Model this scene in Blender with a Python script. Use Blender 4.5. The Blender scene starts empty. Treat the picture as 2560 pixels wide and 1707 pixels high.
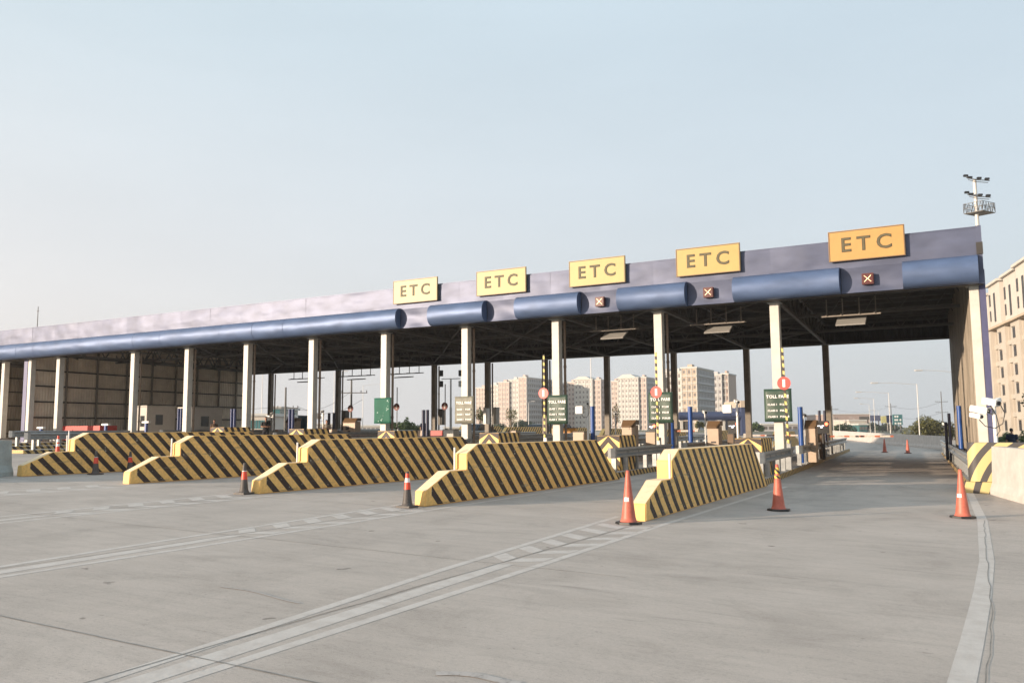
import bpy, bmesh, math, random
from mathutils import Vector, Matrix
random.seed(7)
C = bpy.context.scene.collection
sc = bpy.context.scene
# ------------------------------------------------------------------ camera
FPX, PI_, RO, YA = 2094.7746, .1053, -.0068, .5021
_F = Vector((-math.sin(YA)*math.cos(PI_), math.cos(YA)*math.cos(PI_), math.sin(PI_)))
_R = Vector((math.cos(YA), math.sin(YA), 0)); _U = _R.cross(_F)
_c, _s = math.cos(RO), math.sin(RO)
_R, _U = _R*_c+_U*_s, _U*_c-_R*_s
EYE = Vector((0, 0, 1.6))
cam_d = bpy.data.cameras.new('camera'); cam = bpy.data.objects.new('camera', cam_d); C.objects.link(cam)
cam_d.sensor_width = 36; cam_d.lens = FPX/2560*36; cam_d.clip_start = .05; cam_d.clip_end = 6000
m = Matrix((_R, _U, -_F)).transposed().to_4x4(); m.translation = EYE; cam.matrix_world = m
sc.camera = cam
# ------------------------------------------------------------------ light
SUN_EL, SUN_AZ = math.radians(8.6), math.radians(38)      # azimuth measured from -Y towards -X
sun_dir = Vector((-math.sin(SUN_AZ)*math.cos(SUN_EL), -math.cos(SUN_AZ)*math.cos(SUN_EL), math.sin(SUN_EL)))
sd = bpy.data.lights.new('sun', 'SUN'); sd.energy = 3.6; sd.angle = math.radians(.6); sd.color = (1, .81, .62)
sun = bpy.data.objects.new('sun', sd); C.objects.link(sun)
sun.rotation_euler = sun_dir.to_track_quat('Z', 'Y').to_euler(); sun.location = (-20, -30, 20)
EXPO = 1.1
sc.view_settings.view_transform = 'Standard'; sc.view_settings.look = 'None'
sc.view_settings.exposure = EXPO; sc.view_settings.gamma = 1
w = bpy.data.worlds.new('World'); sc.world = w; w.use_nodes = True
nt = w.node_tree; N = nt.nodes; L = nt.links; N.clear()
out = N.new('ShaderNodeOutputWorld'); bg = N.new('ShaderNodeBackground'); bg.inputs[1].default_value = .1
L.new(bg.outputs[0], out.inputs[0])
sky = N.new('ShaderNodeTexSky'); sky.sky_type = 'NISHITA'; sky.sun_disc = False
sky.sun_elevation = SUN_EL; sky.sun_rotation = math.atan2(sun_dir.x, sun_dir.y); sky.air_density = 1.2; sky.dust_density = 3
tc = N.new('ShaderNodeTexCoord'); sep = N.new('ShaderNodeSeparateXYZ'); L.new(tc.outputs['Generated'], sep.inputs[0])
def ramp(stops, nodes=N):
    r = nodes.new('ShaderNodeValToRGB'); e = r.color_ramp.elements
    while len(e) > 1: e.remove(e[-1])
    e[0].position = stops[0][0]; e[0].color = (*stops[0][1], 1)
    for p, c in stops[1:]:
        q = e.new(p); q.color = (*c, 1)
    return r
def s2l(c): return tuple((v/255/12.92 if v/255 <= .04045 else ((v/255+.055)/1.055)**2.4) for v in c)
away = ramp([(0, s2l((203,208,212))), (.12, s2l((204,213,220))), (.26, s2l((203,216,226))), (.42, s2l((199,215,227))), (.6, s2l((197,215,228))), (1, s2l((194,214,229)))])
near = ramp([(0, s2l((233,227,224))), (.10, s2l((233,229,228))), (.22, s2l((228,230,233))), (.42, s2l((210,223,231))), (.6, s2l((200,220,230))), (1, s2l((196,218,230)))])
L.new(sep.outputs[2], away.inputs[0]); L.new(sep.outputs[2], near.inputs[0])
dt = N.new('ShaderNodeVectorMath'); dt.operation = 'DOT_PRODUCT'; L.new(tc.outputs['Generated'], dt.inputs[0])
dt.inputs[1].default_value = Vector((sun_dir.x, sun_dir.y, 0)).normalized()
mr = N.new('ShaderNodeMapRange'); mr.inputs[1].default_value = -.85; mr.inputs[2].default_value = .25; L.new(dt.outputs['Value'], mr.inputs[0])
mx = N.new('ShaderNodeMix'); mx.data_type = 'RGBA'; L.new(mr.outputs[0], mx.inputs[0]); L.new(away.outputs[0], mx.inputs[6]); L.new(near.outputs[0], mx.inputs[7])
sc1 = N.new('ShaderNodeVectorMath'); sc1.operation = 'SCALE'; sc1.inputs[3].default_value = 1.1/(.1*2**EXPO); L.new(mx.outputs[2], sc1.inputs[0])
hn0 = N.new('ShaderNodeTexNoise'); hn0.inputs['Scale'].default_value = 2.2; hn0.inputs['Detail'].default_value = 5; hmp = N.new('ShaderNodeMapping'); hmp.inputs['Scale'].default_value = (1, 1, 4)
L.new(tc.outputs['Generated'], hmp.inputs[0]); L.new(hmp.outputs[0], hn0.inputs[0])
hr = N.new('ShaderNodeMapRange'); hr.inputs[1].default_value = .3; hr.inputs[2].default_value = .7; hr.inputs[3].default_value = .965; hr.inputs[4].default_value = 1.03; L.new(hn0.outputs[0], hr.inputs[0])
hs = N.new('ShaderNodeVectorMath'); hs.operation = 'SCALE'; L.new(sc1.outputs[0], hs.inputs[0]); L.new(hr.outputs[0], hs.inputs[3])
d2 = N.new('ShaderNodeVectorMath'); d2.operation = 'DOT_PRODUCT'; L.new(tc.outputs['Generated'], d2.inputs[0]); d2.inputs[1].default_value = sun_dir
mxx = N.new('ShaderNodeMath'); mxx.operation = 'MAXIMUM'; mxx.inputs[1].default_value = 0; L.new(d2.outputs['Value'], mxx.inputs[0])
pw = N.new('ShaderNodeMath'); pw.operation = 'POWER'; pw.inputs[1].default_value = 9; L.new(mxx.outputs[0], pw.inputs[0])
gl = N.new('ShaderNodeVectorMath'); gl.operation = 'SCALE'; gl.inputs[0].default_value = (4.2, 2.8, 2.2); L.new(pw.outputs[0], gl.inputs[3])
ad = N.new('ShaderNodeVectorMath'); L.new(hs.outputs[0], ad.inputs[0]); L.new(gl.outputs[0], ad.inputs[1])
fin = N.new('ShaderNodeMix'); fin.data_type = 'RGBA'; fin.inputs[0].default_value = .06
L.new(ad.outputs[0], fin.inputs[6]); L.new(sky.outputs[0], fin.inputs[7]); L.new(fin.outputs[2], bg.inputs[0])
# ------------------------------------------------------------------ helpers
G = .0221
def gz(x): return -G*(max(-62, min(14, x))+5)
def ray(px, py): return _F + _R*((px-1280)/FPX) - _U*((py-853.5)/FPX)
def at(px, py, Y):
    d = ray(px, py); return EYE + d*(Y/d.y)
def tag(o, label, cat, group=None):
    o['label'] = label; o['category'] = cat
    if group: o['group'] = group
    return o
def thing(name, label, cat, loc=(0, 0, 0), rz=0, group=None):
    o = bpy.data.objects.new(name, None); C.objects.link(o); o.location = loc; o.rotation_euler = (0, 0, rz)
    o.empty_display_size = .2
    return tag(o, label, cat, group)
def copy_tree(o, parent=None):
    c = o.copy(); C.objects.link(c)
    if parent: c.parent = parent
    for ch in list(o.children): copy_tree(ch, c)
    return c
class MB:
    """collects geometry; build() links it as one object. Coordinates are local to the parent."""
    def __init__(s): s.v = []; s.f = []; s.mi = []; s.m = 0; s.sm = []; s.smooth = False
    def add(s, vs, fs):
        b = len(s.v); s.v += [tuple(p) for p in vs]
        for f in fs: s.f.append([b+i for i in f]); s.mi.append(s.m); s.sm.append(s.smooth)
        return s
    def box(s, x0, x1, y0, y1, z0, z1):
        return s.add([(x, y, z) for z in (z0, z1) for y in (y0, y1) for x in (x0, x1)],
                     [(0, 2, 3, 1), (4, 5, 7, 6), (0, 1, 5, 4), (2, 6, 7, 3), (0, 4, 6, 2), (1, 3, 7, 5)])
    def bar(s, a, b, wx, wz=None):
        a = Vector(a); b = Vector(b); d = (b-a).normalized(); wz = wz or wx
        up = Vector((0, 0, 1)) if abs(d.z) < .95 else Vector((0, 1, 0))
        r = d.cross(up).normalized(); u = r.cross(d)
        vs = []
        for p in (a, b):
            for sx, sz in ((-1, -1), (1, -1), (1, 1), (-1, 1)): vs.append(p + r*(sx*wx/2) + u*(sz*wz/2))
        return s.add(vs, [(0, 1, 2, 3), (7, 6, 5, 4), (0, 4, 5, 1), (1, 5, 6, 2), (2, 6, 7, 3), (3, 7, 4, 0)])
    def tube(s, pts, r, n=8, r1=None, cap=True):
        pts = [Vector(p) for p in pts]; k = len(pts); rings = []
        old = s.smooth; s.smooth = n > 6
        vs = []
        for i, p in enumerate(pts):
            d = (pts[min(i+1, k-1)]-pts[max(i-1, 0)]).normalized()
            up = Vector((0, 0, 1)) if abs(d.z) < .95 else Vector((0, 1, 0))
            a = d.cross(up).normalized(); b = a.cross(d)
            rr = r if r1 is None else r+(r1-r)*i/(k-1)
            for j in range(n):
                t = 2*math.pi*j/n; vs.append(p + a*(rr*math.cos(t)) + b*(rr*math.sin(t)))
        fs = [(i*n+j, (i+1)*n+j, (i+1)*n+(j+1) % n, i*n+(j+1) % n) for i in range(k-1) for j in range(n)]
        s.add(vs, fs); s.smooth = False
        if cap:
            s.add(vs[:n], [tuple(range(n))]); s.add(vs[-n:], [tuple(range(n))[::-1]])
        s.smooth = old
        return s
    def lathe(s, prof, c=(0, 0, 0), n=20, cap=True):
        old = s.smooth; s.smooth = True; vs = []
        for r, z in prof:
            for j in range(n):
                t = 2*math.pi*j/n; vs.append((c[0]+r*math.cos(t), c[1]+r*math.sin(t), c[2]+z))
        k = len(prof)
        s.add(vs, [(i*n+j, i*n+(j+1) % n, (i+1)*n+(j+1) % n, (i+1)*n+j) for i in range(k-1) for j in range(n)])
        s.smooth = False
        if cap: s.add(vs[:n], [tuple(range(n))[::-1]]); s.add(vs[-n:], [tuple(range(n))])
        s.smooth = old
        return s
    def prism(s, prof, x0, x1, side=None, top=None):
        """profile of (y,z) extruded along x; side = material index of the +-x faces"""
        n = len(prof); b = [(x0, y, z) for y, z in prof]; t = [(x1, y, z) for y, z in prof]
        m0 = s.m
        if side is not None: s.m = side
        s.add(b, [tuple(range(n))[::-1]]); s.add(t, [tuple(range(n))])
        s.m = m0 if top is None else top
        s.add(b+t, [(i, (i+1) % n, n+(i+1) % n, n+i) for i in range(n)])
        s.m = m0
        return s
    def build(s, name, mats, parent=None, bevel=0, loc=None, fix=True):
        me = bpy.data.meshes.new(name); me.from_pydata(s.v, [], s.f)
        if not isinstance(mats, (list, tuple)): mats = [mats]
        for q in mats: me.materials.append(q)
        for p, i, q in zip(me.polygons, s.mi, s.sm): p.material_index = i; p.use_smooth = q
        if fix or bevel:
            bm = bmesh.new(); bm.from_mesh(me)
            if bevel: bmesh.ops.remove_doubles(bm, verts=bm.verts, dist=1e-5)
            if fix: bmesh.ops.recalc_face_normals(bm, faces=bm.faces)
            if bevel: bmesh.ops.bevel(bm, geom=[e for e in bm.edges if e.calc_face_angle(0) > .5], offset=bevel, segments=2, affect='EDGES', clamp_overlap=True)
            bm.to_mesh(me); bm.free()
        me.update()
        o = bpy.data.objects.new(name, me); C.objects.link(o)
        if parent: o.parent = parent
        if loc: o.location = loc
        return o
def struct(o): o['kind'] = 'structure'; return o
# ------------------------------------------------------------------ materials
def mat(name, col, rough=.6, metal=0, var=.12, vs=3., bump=0, bs=30., spec=.5, emit=None, es=0, coord='Object', col2=None, v2=.5):
    m = bpy.data.materials.new(name); m.use_nodes = True; t = m.node_tree; n = t.nodes; l = t.links
    b = n['Principled BSDF']; b.inputs['Roughness'].default_value = rough; b.inputs['Metallic'].default_value = metal
    b.inputs['Specular IOR Level'].default_value = spec
    b.inputs['Base Color'].default_value = (*col, 1)
    c = n.new('ShaderNodeTexCoord')
    if var or col2:
        no = n.new('ShaderNodeTexNoise'); no.inputs['Scale'].default_value = vs; no.inputs['Detail'].default_value = 6; no.inputs['Roughness'].default_value = .65
        l.new(c.outputs[coord], no.inputs[0])
        lo = tuple(v*(1-var) for v in col); hi = col2 if col2 else tuple(min(1, v*(1+var)) for v in col)
        r = ramp([(.3, lo), (v2+.2, hi)], n); l.new(no.outputs[0], r.inputs[0]); l.new(r.outputs[0], b.inputs['Base Color'])
    if bump:
        nb = n.new('ShaderNodeTexNoise'); nb.inputs['Scale'].default_value = bs; nb.inputs['Detail'].default_value = 4; l.new(c.outputs[coord], nb.inputs[0])
        bp = n.new('ShaderNodeBump'); bp.inputs['Strength'].default_value = bump; bp.inputs['Distance'].default_value = .02
        l.new(nb.outputs[0], bp.inputs['Height']); l.new(bp.outputs[0], b.inputs['Normal'])
    if emit: b.inputs['Emission Color'].default_value = (*emit, 1); b.inputs['Emission Strength'].default_value = es
    return m
def stripes(name, ca, cb, period, ky, kz, kx=0, duty=.5, rough=.6, ymin=None, wear=.25, off=0.):
    """two-colour painted stripes: phase = (kx*x+ky*y+kz*z)/period in object space"""
    m = bpy.data.materials.new(name); m.use_nodes = True; t = m.node_tree; n = t.nodes; l = t.links
    b = n['Principled BSDF']; b.inputs['Roughness'].default_value = rough
    c = n.new('ShaderNodeTexCoord'); d = n.new('ShaderNodeVectorMath'); d.operation = 'DOT_PRODUCT'
    wob = n.new('ShaderNodeTexNoise'); wob.inputs['Scale'].default_value = 9; l.new(c.outputs['Object'], wob.inputs[0])
    l.new(c.outputs['Object'], d.inputs[0]); d.inputs[1].default_value = (kx/period, ky/period, kz/period)
    a = n.new('ShaderNodeMath'); a.operation = 'MULTIPLY_ADD'; a.inputs[1].default_value = .03/period*.3; l.new(wob.outputs[0], a.inputs[0]); l.new(d.outputs['Value'], a.inputs[2])
    a2 = n.new('ShaderNodeMath'); a2.operation = 'ADD'; a2.inputs[1].default_value = off+100; l.new(a.outputs[0], a2.inputs[0])
    f = n.new('ShaderNodeMath'); f.operation = 'FRACT'; l.new(a2.outputs[0], f.inputs[0])
    g = n.new('ShaderNodeMath'); g.operation = 'LESS_THAN'; g.inputs[1].default_value = duty; l.new(f.outputs[0], g.inputs[0])
    fac = g.outputs[0]
    if ymin is not None:
        sp = n.new('ShaderNodeSeparateXYZ'); l.new(c.outputs['Object'], sp.inputs[0])
        gt = n.new('ShaderNodeMath'); gt.operation = 'GREATER_THAN'; gt.inputs[1].default_value = ymin; l.new(sp.outputs[1], gt.inputs[0])
        mu = n.new('ShaderNodeMath'); mu.operation = 'MULTIPLY'; l.new(fac, mu.inputs[0]); l.new(gt.outputs[0], mu.inputs[1]); fac = mu.outputs[0]
    mx = n.new('ShaderNodeMix'); mx.data_type = 'RGBA'; l.new(fac, mx.inputs[0]); mx.inputs[6].default_value = (*ca, 1); mx.inputs[7].default_value = (*cb, 1)
    no = n.new('ShaderNodeTexNoise'); no.inputs['Scale'].default_value = 14; no.inputs['Detail'].default_value = 8; l.new(c.outputs['Object'], no.inputs[0])
    r = ramp([(.35, (1-wear,)*3), (.6, (1, 1, 1))], n); l.new(no.outputs[0], r.inputs[0])
    mpq = n.new('ShaderNodeMapping'); mpq.inputs['Scale'].default_value = (1, .45, 5.5); l.new(c.outputs['Object'], mpq.inputs[0])
    sq = n.new('ShaderNodeTexNoise'); sq.inputs['Scale'].default_value = 2.4; sq.inputs['Detail'].default_value = 7; sq.inputs['Roughness'].default_value = .7; l.new(mpq.outputs[0], sq.inputs[0])
    rq = ramp([(.555, (0, 0, 0)), (.67, (.6, .6, .6))], n); l.new(sq.outputs[0], rq.inputs[0])
    q1 = n.new('ShaderNodeMix'); q1.data_type = 'RGBA'; l.new(rq.outputs[0], q1.inputs[0]); l.new(mx.outputs[2], q1.inputs[6]); q1.inputs[7].default_value = (.17, .14, .11, 1)
    cn = n.new('ShaderNodeTexNoise'); cn.inputs['Scale'].default_value = 11; cn.inputs['Detail'].default_value = 5; l.new(c.outputs['Object'], cn.inputs[0])
    rc = ramp([(.665, (0, 0, 0)), (.69, (.7, .7, .7))], n); l.new(cn.outputs[0], rc.inputs[0])
    q2 = n.new('ShaderNodeMix'); q2.data_type = 'RGBA'; l.new(rc.outputs[0], q2.inputs[0]); l.new(q1.outputs[2], q2.inputs[6]); q2.inputs[7].default_value = (.42, .38, .33, 1); mx = q2
    mm = n.new('ShaderNodeMix'); mm.data_type = 'RGBA'; mm.blend_type = 'MULTIPLY'; mm.inputs[0].default_value = 1
    l.new(mx.outputs[2], mm.inputs[6]); l.new(r.outputs[0], mm.inputs[7]); l.new(mm.outputs[2], b.inputs['Base Color'])
    bp = n.new('ShaderNodeBump'); bp.inputs['Strength'].default_value = .25; bp.inputs['Distance'].default_value = .01
    l.new(no.outputs[0], bp.inputs['Height']); l.new(bp.outputs[0], b.inputs['Normal'])
    return m
YEL = (.84, .53, .175); BLK = (.034, .022, .02)
M = dict(
    yellow=mat('yellow_paint', YEL, .6, var=.16, vs=5, bump=.2),
    stripe=stripes('barrier_stripes', YEL, BLK, .452, 1, 1.08, ymin=.22, wear=.2, duty=.465),
    sunlit_top=mat('sunlit_pale_yellow', (.80, .62, .40), .7, var=.1, vs=6, bump=.15),  # upper barrier faces, paler because sun glare is put into the colour
    kerb=stripes('kerb_stripes', (.60, .40, .14), BLK, .36, 1, .9, wear=.35),
    white=mat('white_steel_paint', (.50, .485, .44), .5, var=.1, vs=3),
    whitep=mat('white_plastic', (.7, .7, .68), .45, var=.05),
    dkwhite=mat('aged_white', (.42, .40, .36), .6, var=.2, vs=2),
    pipe=mat('brown_pipe', (.17, .115, .075), .5, var=.2),
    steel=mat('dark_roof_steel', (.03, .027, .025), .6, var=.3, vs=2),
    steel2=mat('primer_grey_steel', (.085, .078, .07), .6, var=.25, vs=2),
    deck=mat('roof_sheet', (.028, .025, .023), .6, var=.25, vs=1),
    wallin=mat('wall_sheet', (.60, .51, .41), .5, var=.18, vs=1.2, col2=(.72, .63, .51)),
    bluetrim=mat('blue_trim', (.07, .073, .15), .45, .2, var=.1),
    galv=mat('galvanised_steel', (.30, .31, .31), .42, .55, var=.2, vs=6),
    bluepost=mat('blue_paint', (.013, .065, .26), .4, var=.12, vs=5),
    navy=mat('navy_paint', (.012, .016, .05), .45, var=.1),
    black=mat('black_plastic', (.012, .012, .013), .4, var=.1),
    cone=mat('orange_cone', (.45, .115, .075), .5, var=.2, vs=7, bump=.1),
    conered=mat('red_band', (.72, .07, .035), .45, var=.15, vs=12),
    conewhite=mat('white_band', (.72, .70, .68), .4, var=.15, vs=12),
    conedark=mat('grimy_cone', (.07, .06, .055), .6, var=.25, vs=9),
    beige=mat('beige_paint', (.44, .335, .245), .5, var=.08, vs=3),
    hood=mat('brown_hood', (.14, .085, .045), .5, var=.1),
    led=mat('led_red', (.2, .02, .01), .4, emit=(1, .12, .05), es=3),
    leddim=mat('led_panel', (.07, .012, .010), .4, var=.1),
    ledx=mat('led_cross', (.8, .5, .3), .4, emit=(1, .66, .36), es=1.5),
    ledwhite=mat('led_white', (.8, .8, .9), .4, emit=(.85, .9, 1), es=1.2),
    sgreen=mat('green_sign', (.026, .055, .036), .5, var=.2, vs=4, bump=.3, bs=6),
    sgreen2=mat('bright_green_tarp', (.008, .095, .06), .75, var=.12, vs=4),
    sgrey=mat('faded_sign', (.17, .165, .13), .6, var=.25, vs=8),
    red=mat('red_sign', (.80, .07, .055), .4, var=.05),
    redpaint=mat('red_machine_paint', (.42, .025, .018), .5, var=.2),
    concrete=mat('cast_concrete', (.40, .38, .35), .8, var=.18, vs=3, bump=.3),
    concpink=mat('limewashed_concrete', (.47, .44, .41), .8, var=.14, vs=2.5, bump=.3),
    island=mat('island_concrete', (.30, .28, .255), .85, var=.25, vs=3, bump=.3),
    greyc=mat('grey_block', (.30, .335, .335), .8, var=.2, vs=3, bump=.3),
    line=mat('worn_white_line', (.465, .415, .375), .75, var=.0, vs=5, bump=.15, col2=(.56, .515, .475), v2=.38),
    joint=mat('joint_sealant', (.24, .225, .205), .8, var=.3, vs=6),
    glass=mat('dark_glass', (.03, .035, .04), .15, var=.1),
    teal=mat('teal_glass', (.05, .15, .16), .2, var=.25, vs=.5),
    tealpaint=mat('teal_paint', (.01, .10, .16), .5, var=.1),
    cabin=mat('cabin_panel', (.48, .455, .42), .6, var=.08),
    skin=mat('skin', (.33, .17, .11), .6, var=.05), hair=mat('black_hair', (.01, .009, .008), .6),
    clothblack=mat('black_cloth', (.012, .011, .012), .9), clothnavy=mat('navy_cloth', (.012, .018, .045), .9),
    clothbrown=mat('brown_cloth', (.10, .06, .04), .9), clothpale=mat('pale_cloth', (.35, .30, .24), .9, var=.5, vs=8), trouser=mat('dark_trousers', (.02, .02, .026), .9),
    asphalt=mat('asphalt', (.09, .088, .085), .9, var=.2, vs=.5),
)
# blue metallic cladding of the canopy, dented sheet
def cladding(name, col, rough, bump, scale=(.35, 1, .8)):
    m = bpy.data.materials.new(name); m.use_nodes = True; t = m.node_tree; n = t.nodes; l = t.links
    b = n['Principled BSDF']; b.inputs['Roughness'].default_value = rough; b.inputs['Metallic'].default_value = .3; b.inputs['Specular IOR Level'].default_value = .5
    c = n.new('ShaderNodeTexCoord'); mp = n.new('ShaderNodeMapping'); mp.inputs['Scale'].default_value = scale; l.new(c.outputs['Object'], mp.inputs[0])
    no = n.new('ShaderNodeTexNoise'); no.inputs['Scale'].default_value = 1.1; no.inputs['Detail'].default_value = 2; no.inputs['Roughness'].default_value = .45; l.new(mp.outputs[0], no.inputs[0])
    bp = n.new('ShaderNodeBump'); bp.inputs['Strength'].default_value = bump; bp.inputs['Distance'].default_value = .12; l.new(no.outputs[0], bp.inputs['Height']); l.new(bp.outputs[0], b.inputs['Normal'])
    n2 = n.new('ShaderNodeTexNoise'); n2.inputs['Scale'].default_value = 3; n2.inputs['Detail'].default_value = 6; l.new(mp.outputs[0], n2.inputs[0])
    r = ramp([(.3, tuple(v*.82 for v in col)), (.7, tuple(min(1, v*1.15) for v in col))], n); l.new(n2.outputs[0], r.inputs[0]); l.new(r.outputs[0], b.inputs['Base Color'])
    return m
def streak(name, stops, sc_, rough=.55):
    m = bpy.data.materials.new(name); m.use_nodes = True; t = m.node_tree; n = t.nodes; l = t.links
    b = n['Principled BSDF']; b.inputs['Roughness'].default_value = rough; c = n.new('ShaderNodeTexCoord'); mp = n.new('ShaderNodeMapping'); mp.inputs['Scale'].default_value = sc_; l.new(c.outputs['Object'], mp.inputs[0])
    no = n.new('ShaderNodeTexNoise'); no.inputs['Scale'].default_value = 1; no.inputs['Detail'].default_value = 7; no.inputs['Roughness'].default_value = .7; l.new(mp.outputs[0], no.inputs[0])
    r = ramp(stops, n); l.new(no.outputs[0], r.inputs[0]); l.new(r.outputs[0], b.inputs['Base Color']); return m
M['postbrown'] = mat('brown_grey_steel', (.16, .135, .105), .6, var=.2)
M['wallright'] = streak('weathered_wall_sheet', [(.3, (.10, .085, .065)), (.5, (.22, .185, .14)), (.68, (.36, .31, .25))], (2.2, 2.2, .22))
M['clad'] = cladding('blue_grey_cladding', (.078, .092, .148), .485, 1.0)
M['tube'] = cladding('blue_tube_cladding', (.080, .122, .225), .50, .9)
# ------------------------------------------------------------------ ground
def pavement_mat():
    m = bpy.data.materials.new('plaza_concrete'); m.use_nodes = True; t = m.node_tree; n = t.nodes; l = t.links
    b = n['Principled BSDF']; b.inputs['Roughness'].default_value = .82; b.inputs['Specular IOR Level'].default_value = .35
    c = n.new('ShaderNodeTexCoord')
    def noise(scale, detail=6, rough=.6, sc_=(1, 1, 1), dist=0):
        mp = n.new('ShaderNodeMapping'); mp.inputs['Scale'].default_value = sc_; l.new(c.outputs['Object'], mp.inputs[0])
        q = n.new('ShaderNodeTexNoise'); q.inputs['Scale'].default_value = scale; q.inputs['Detail'].default_value = detail; q.inputs['Roughness'].default_value = rough; q.inputs['Distortion'].default_value = dist
        l.new(mp.outputs[0], q.inputs[0]); return q
    a = noise(.45, 8, .62); r = ramp([(.28, (.42, .37, .33)), (.5, (.485, .428, .382)), (.72, (.525, .465, .418))], n); l.new(a.outputs[0], r.inputs[0])
    cur = r.outputs[0]
    def mul(fac_out, cur, amt=1):
        q = n.new('ShaderNodeMix'); q.data_type = 'RGBA'; q.blend_type = 'MULTIPLY'; q.inputs[0].default_value = amt
        l.new(cur, q.inputs[6]); l.new(fac_out, q.inputs[7]); return q.outputs[2]
    # streaks worn along the transverse direction (drag finish) and along traffic
    s1 = noise(2.2, 8, .7, (.35, 2.6, 1), .6); r1 = ramp([(.32, (.86,)*3), (.55, (1, 1, 1))], n); l.new(s1.outputs[0], r1.inputs[0]); cur = mul(r1.outputs[0], cur, .8)
    s2 = noise(1.1, 5, .6, (.2, 2.2, 1), 1.2); r2 = ramp([(.24, (.60, .595, .59)), (.36, (1, 1, 1))], n); l.new(s2.outputs[0], r2.inputs[0]); cur = mul(r2.outputs[0], cur, .75)
    # small dark spots (gum, oil, spalls)
    s3 = noise(3.2, 2, .5, (1, 1, 1)); r3 = ramp([(.235, (.42, .41, .40)), (.26, (1, 1, 1))], n); l.new(s3.outputs[0], r3.inputs[0]); cur = mul(r3.outputs[0], cur, .8)
    s4 = noise(14, 3, .6); r4 = ramp([(.27, (.55,)*3), (.30, (1, 1, 1))], n); l.new(s4.outputs[0], r4.inputs[0]); cur = mul(r4.outputs[0], cur, .6)
    s5 = noise(160, 3, .8); r5 = ramp([(.3, (.72,)*3), (.7, (1.16,)*3)], n); l.new(s5.outputs[0], r5.inputs[0]); cur = mul(r5.outputs[0], cur, .9)
    s6 = noise(.9, 7, .75, (1, 1, 1), .8); r6 = ramp([(.36, (.80, .79, .78)), (.5, (1, 1, 1)), (.66, (1.07, 1.06, 1.05))], n); l.new(s6.outputs[0], r6.inputs[0]); cur = mul(r6.outputs[0], cur, .55)
    s9 = noise(38, 4, .7, (.7, 1.4, 1)); r9 = ramp([(.34, (.80,)*3), (.46, (1, 1, 1)), (.62, (1.0,)*3), (.7, (1.14,)*3)], n); l.new(s9.outputs[0], r9.inputs[0]); cur = mul(r9.outputs[0], cur, .9)
    s7 = noise(7, 6, .75, (.25, 3, 1), .4); r7 = ramp([(.30, (.74,)*3), (.42, (1, 1, 1))], n); l.new(s7.outputs[0], r7.inputs[0]); cur = mul(r7.outputs[0], cur, .55)
    # tyre rubber and oil down the middle of each lane beyond the barrier noses
    sp = n.new('ShaderNodeSeparateXYZ'); l.new(c.outputs['Object'], sp.inputs[0])
    yy = n.new('ShaderNodeMath'); yy.operation = 'MULTIPLY_ADD'; yy.inputs[1].default_value = .06; yy.inputs[2].default_value = 3.8-1.46; l.new(sp.outputs[1], yy.inputs[0])
    xx = n.new('ShaderNodeMath'); l.new(sp.outputs[0], xx.inputs[0]); l.new(yy.outputs[0], xx.inputs[1])
    pp = n.new('ShaderNodeMath'); pp.operation = 'PINGPONG'; pp.inputs[1].default_value = 2.25; l.new(xx.outputs[0], pp.inputs[0])
    lr = n.new('ShaderNodeMapRange'); lr.inputs[1].default_value = .5; lr.inputs[2].default_value = 1.5; lr.inputs[3].default_value = 1; lr.inputs[4].default_value = 0; l.new(pp.outputs[0], lr.inputs[0])
    yr = n.new('ShaderNodeMapRange'); yr.inputs[1].default_value = 14; yr.inputs[2].default_value = 34; l.new(sp.outputs[1], yr.inputs[0])
    s8 = noise(1.3, 6, .7, (1.5, .25, 1)); r8 = ramp([(.35, (0, 0, 0)), (.6, (1, 1, 1))], n); l.new(s8.outputs[0], r8.inputs[0])
    m1 = n.new('ShaderNodeMath'); m1.operation = 'MULTIPLY'; l.new(lr.outputs[0], m1.inputs[0]); l.new(yr.outputs[0], m1.inputs[1])
    m2 = n.new('ShaderNodeMath'); m2.operation = 'MULTIPLY'; l.new(m1.outputs[0], m2.inputs[0]); l.new(r8.outputs[0], m2.inputs[1])
    m3 = n.new('ShaderNodeMath'); m3.operation = 'MULTIPLY'; m3.inputs[1].default_value = .55; l.new(m2.outputs[0], m3.inputs[0])
    rb = n.new('ShaderNodeMix'); rb.data_type = 'RGBA'; l.new(m3.outputs[0], rb.inputs[0]); l.new(cur, rb.inputs[6]); rb.inputs[7].default_value = (.14, .13, .125, 1); cur = rb.outputs[2]
    l.new(cur, b.inputs['Base Color'])
    wv = n.new('ShaderNodeTexWave'); wv.bands_direction = 'Y'; wv.inputs['Scale'].default_value = 9; wv.inputs['Distortion'].default_value = 2.5; wv.inputs['Detail'].default_value = 3; l.new(c.outputs['Object'], wv.inputs[0])
    sm = n.new('ShaderNodeMath'); sm.operation = 'MULTIPLY_ADD'; sm.inputs[1].default_value = .15; l.new(wv.outputs[1], sm.inputs[0]); l.new(s5.outputs[0], sm.inputs[2])
    bp = n.new('ShaderNodeBump'); bp.inputs['Strength'].default_value = .35; bp.inputs['Distance'].default_value = .01; l.new(sm.outputs[0], bp.inputs['Height']); l.new(bp.outputs[0], b.inputs['Normal'])
    return m
M['pave'] = pavement_mat()
M['earth'] = mat('dry_ground', (.16, .15, .10), .95, var=.3, vs=.02)
g = MB(); xs = [-3000, -62, 14, 3000]
for i in range(3):
    g.add([(xs[i], -300, gz(xs[i])-.03), (xs[i+1], -300, gz(xs[i+1])-.03), (xs[i+1], 3500, gz(xs[i+1])-.03), (xs[i], 3500, gz(xs[i])-.03)], [(0, 1, 2, 3)])
struct(g.build('ground', M['earth'], fix=False))
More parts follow.
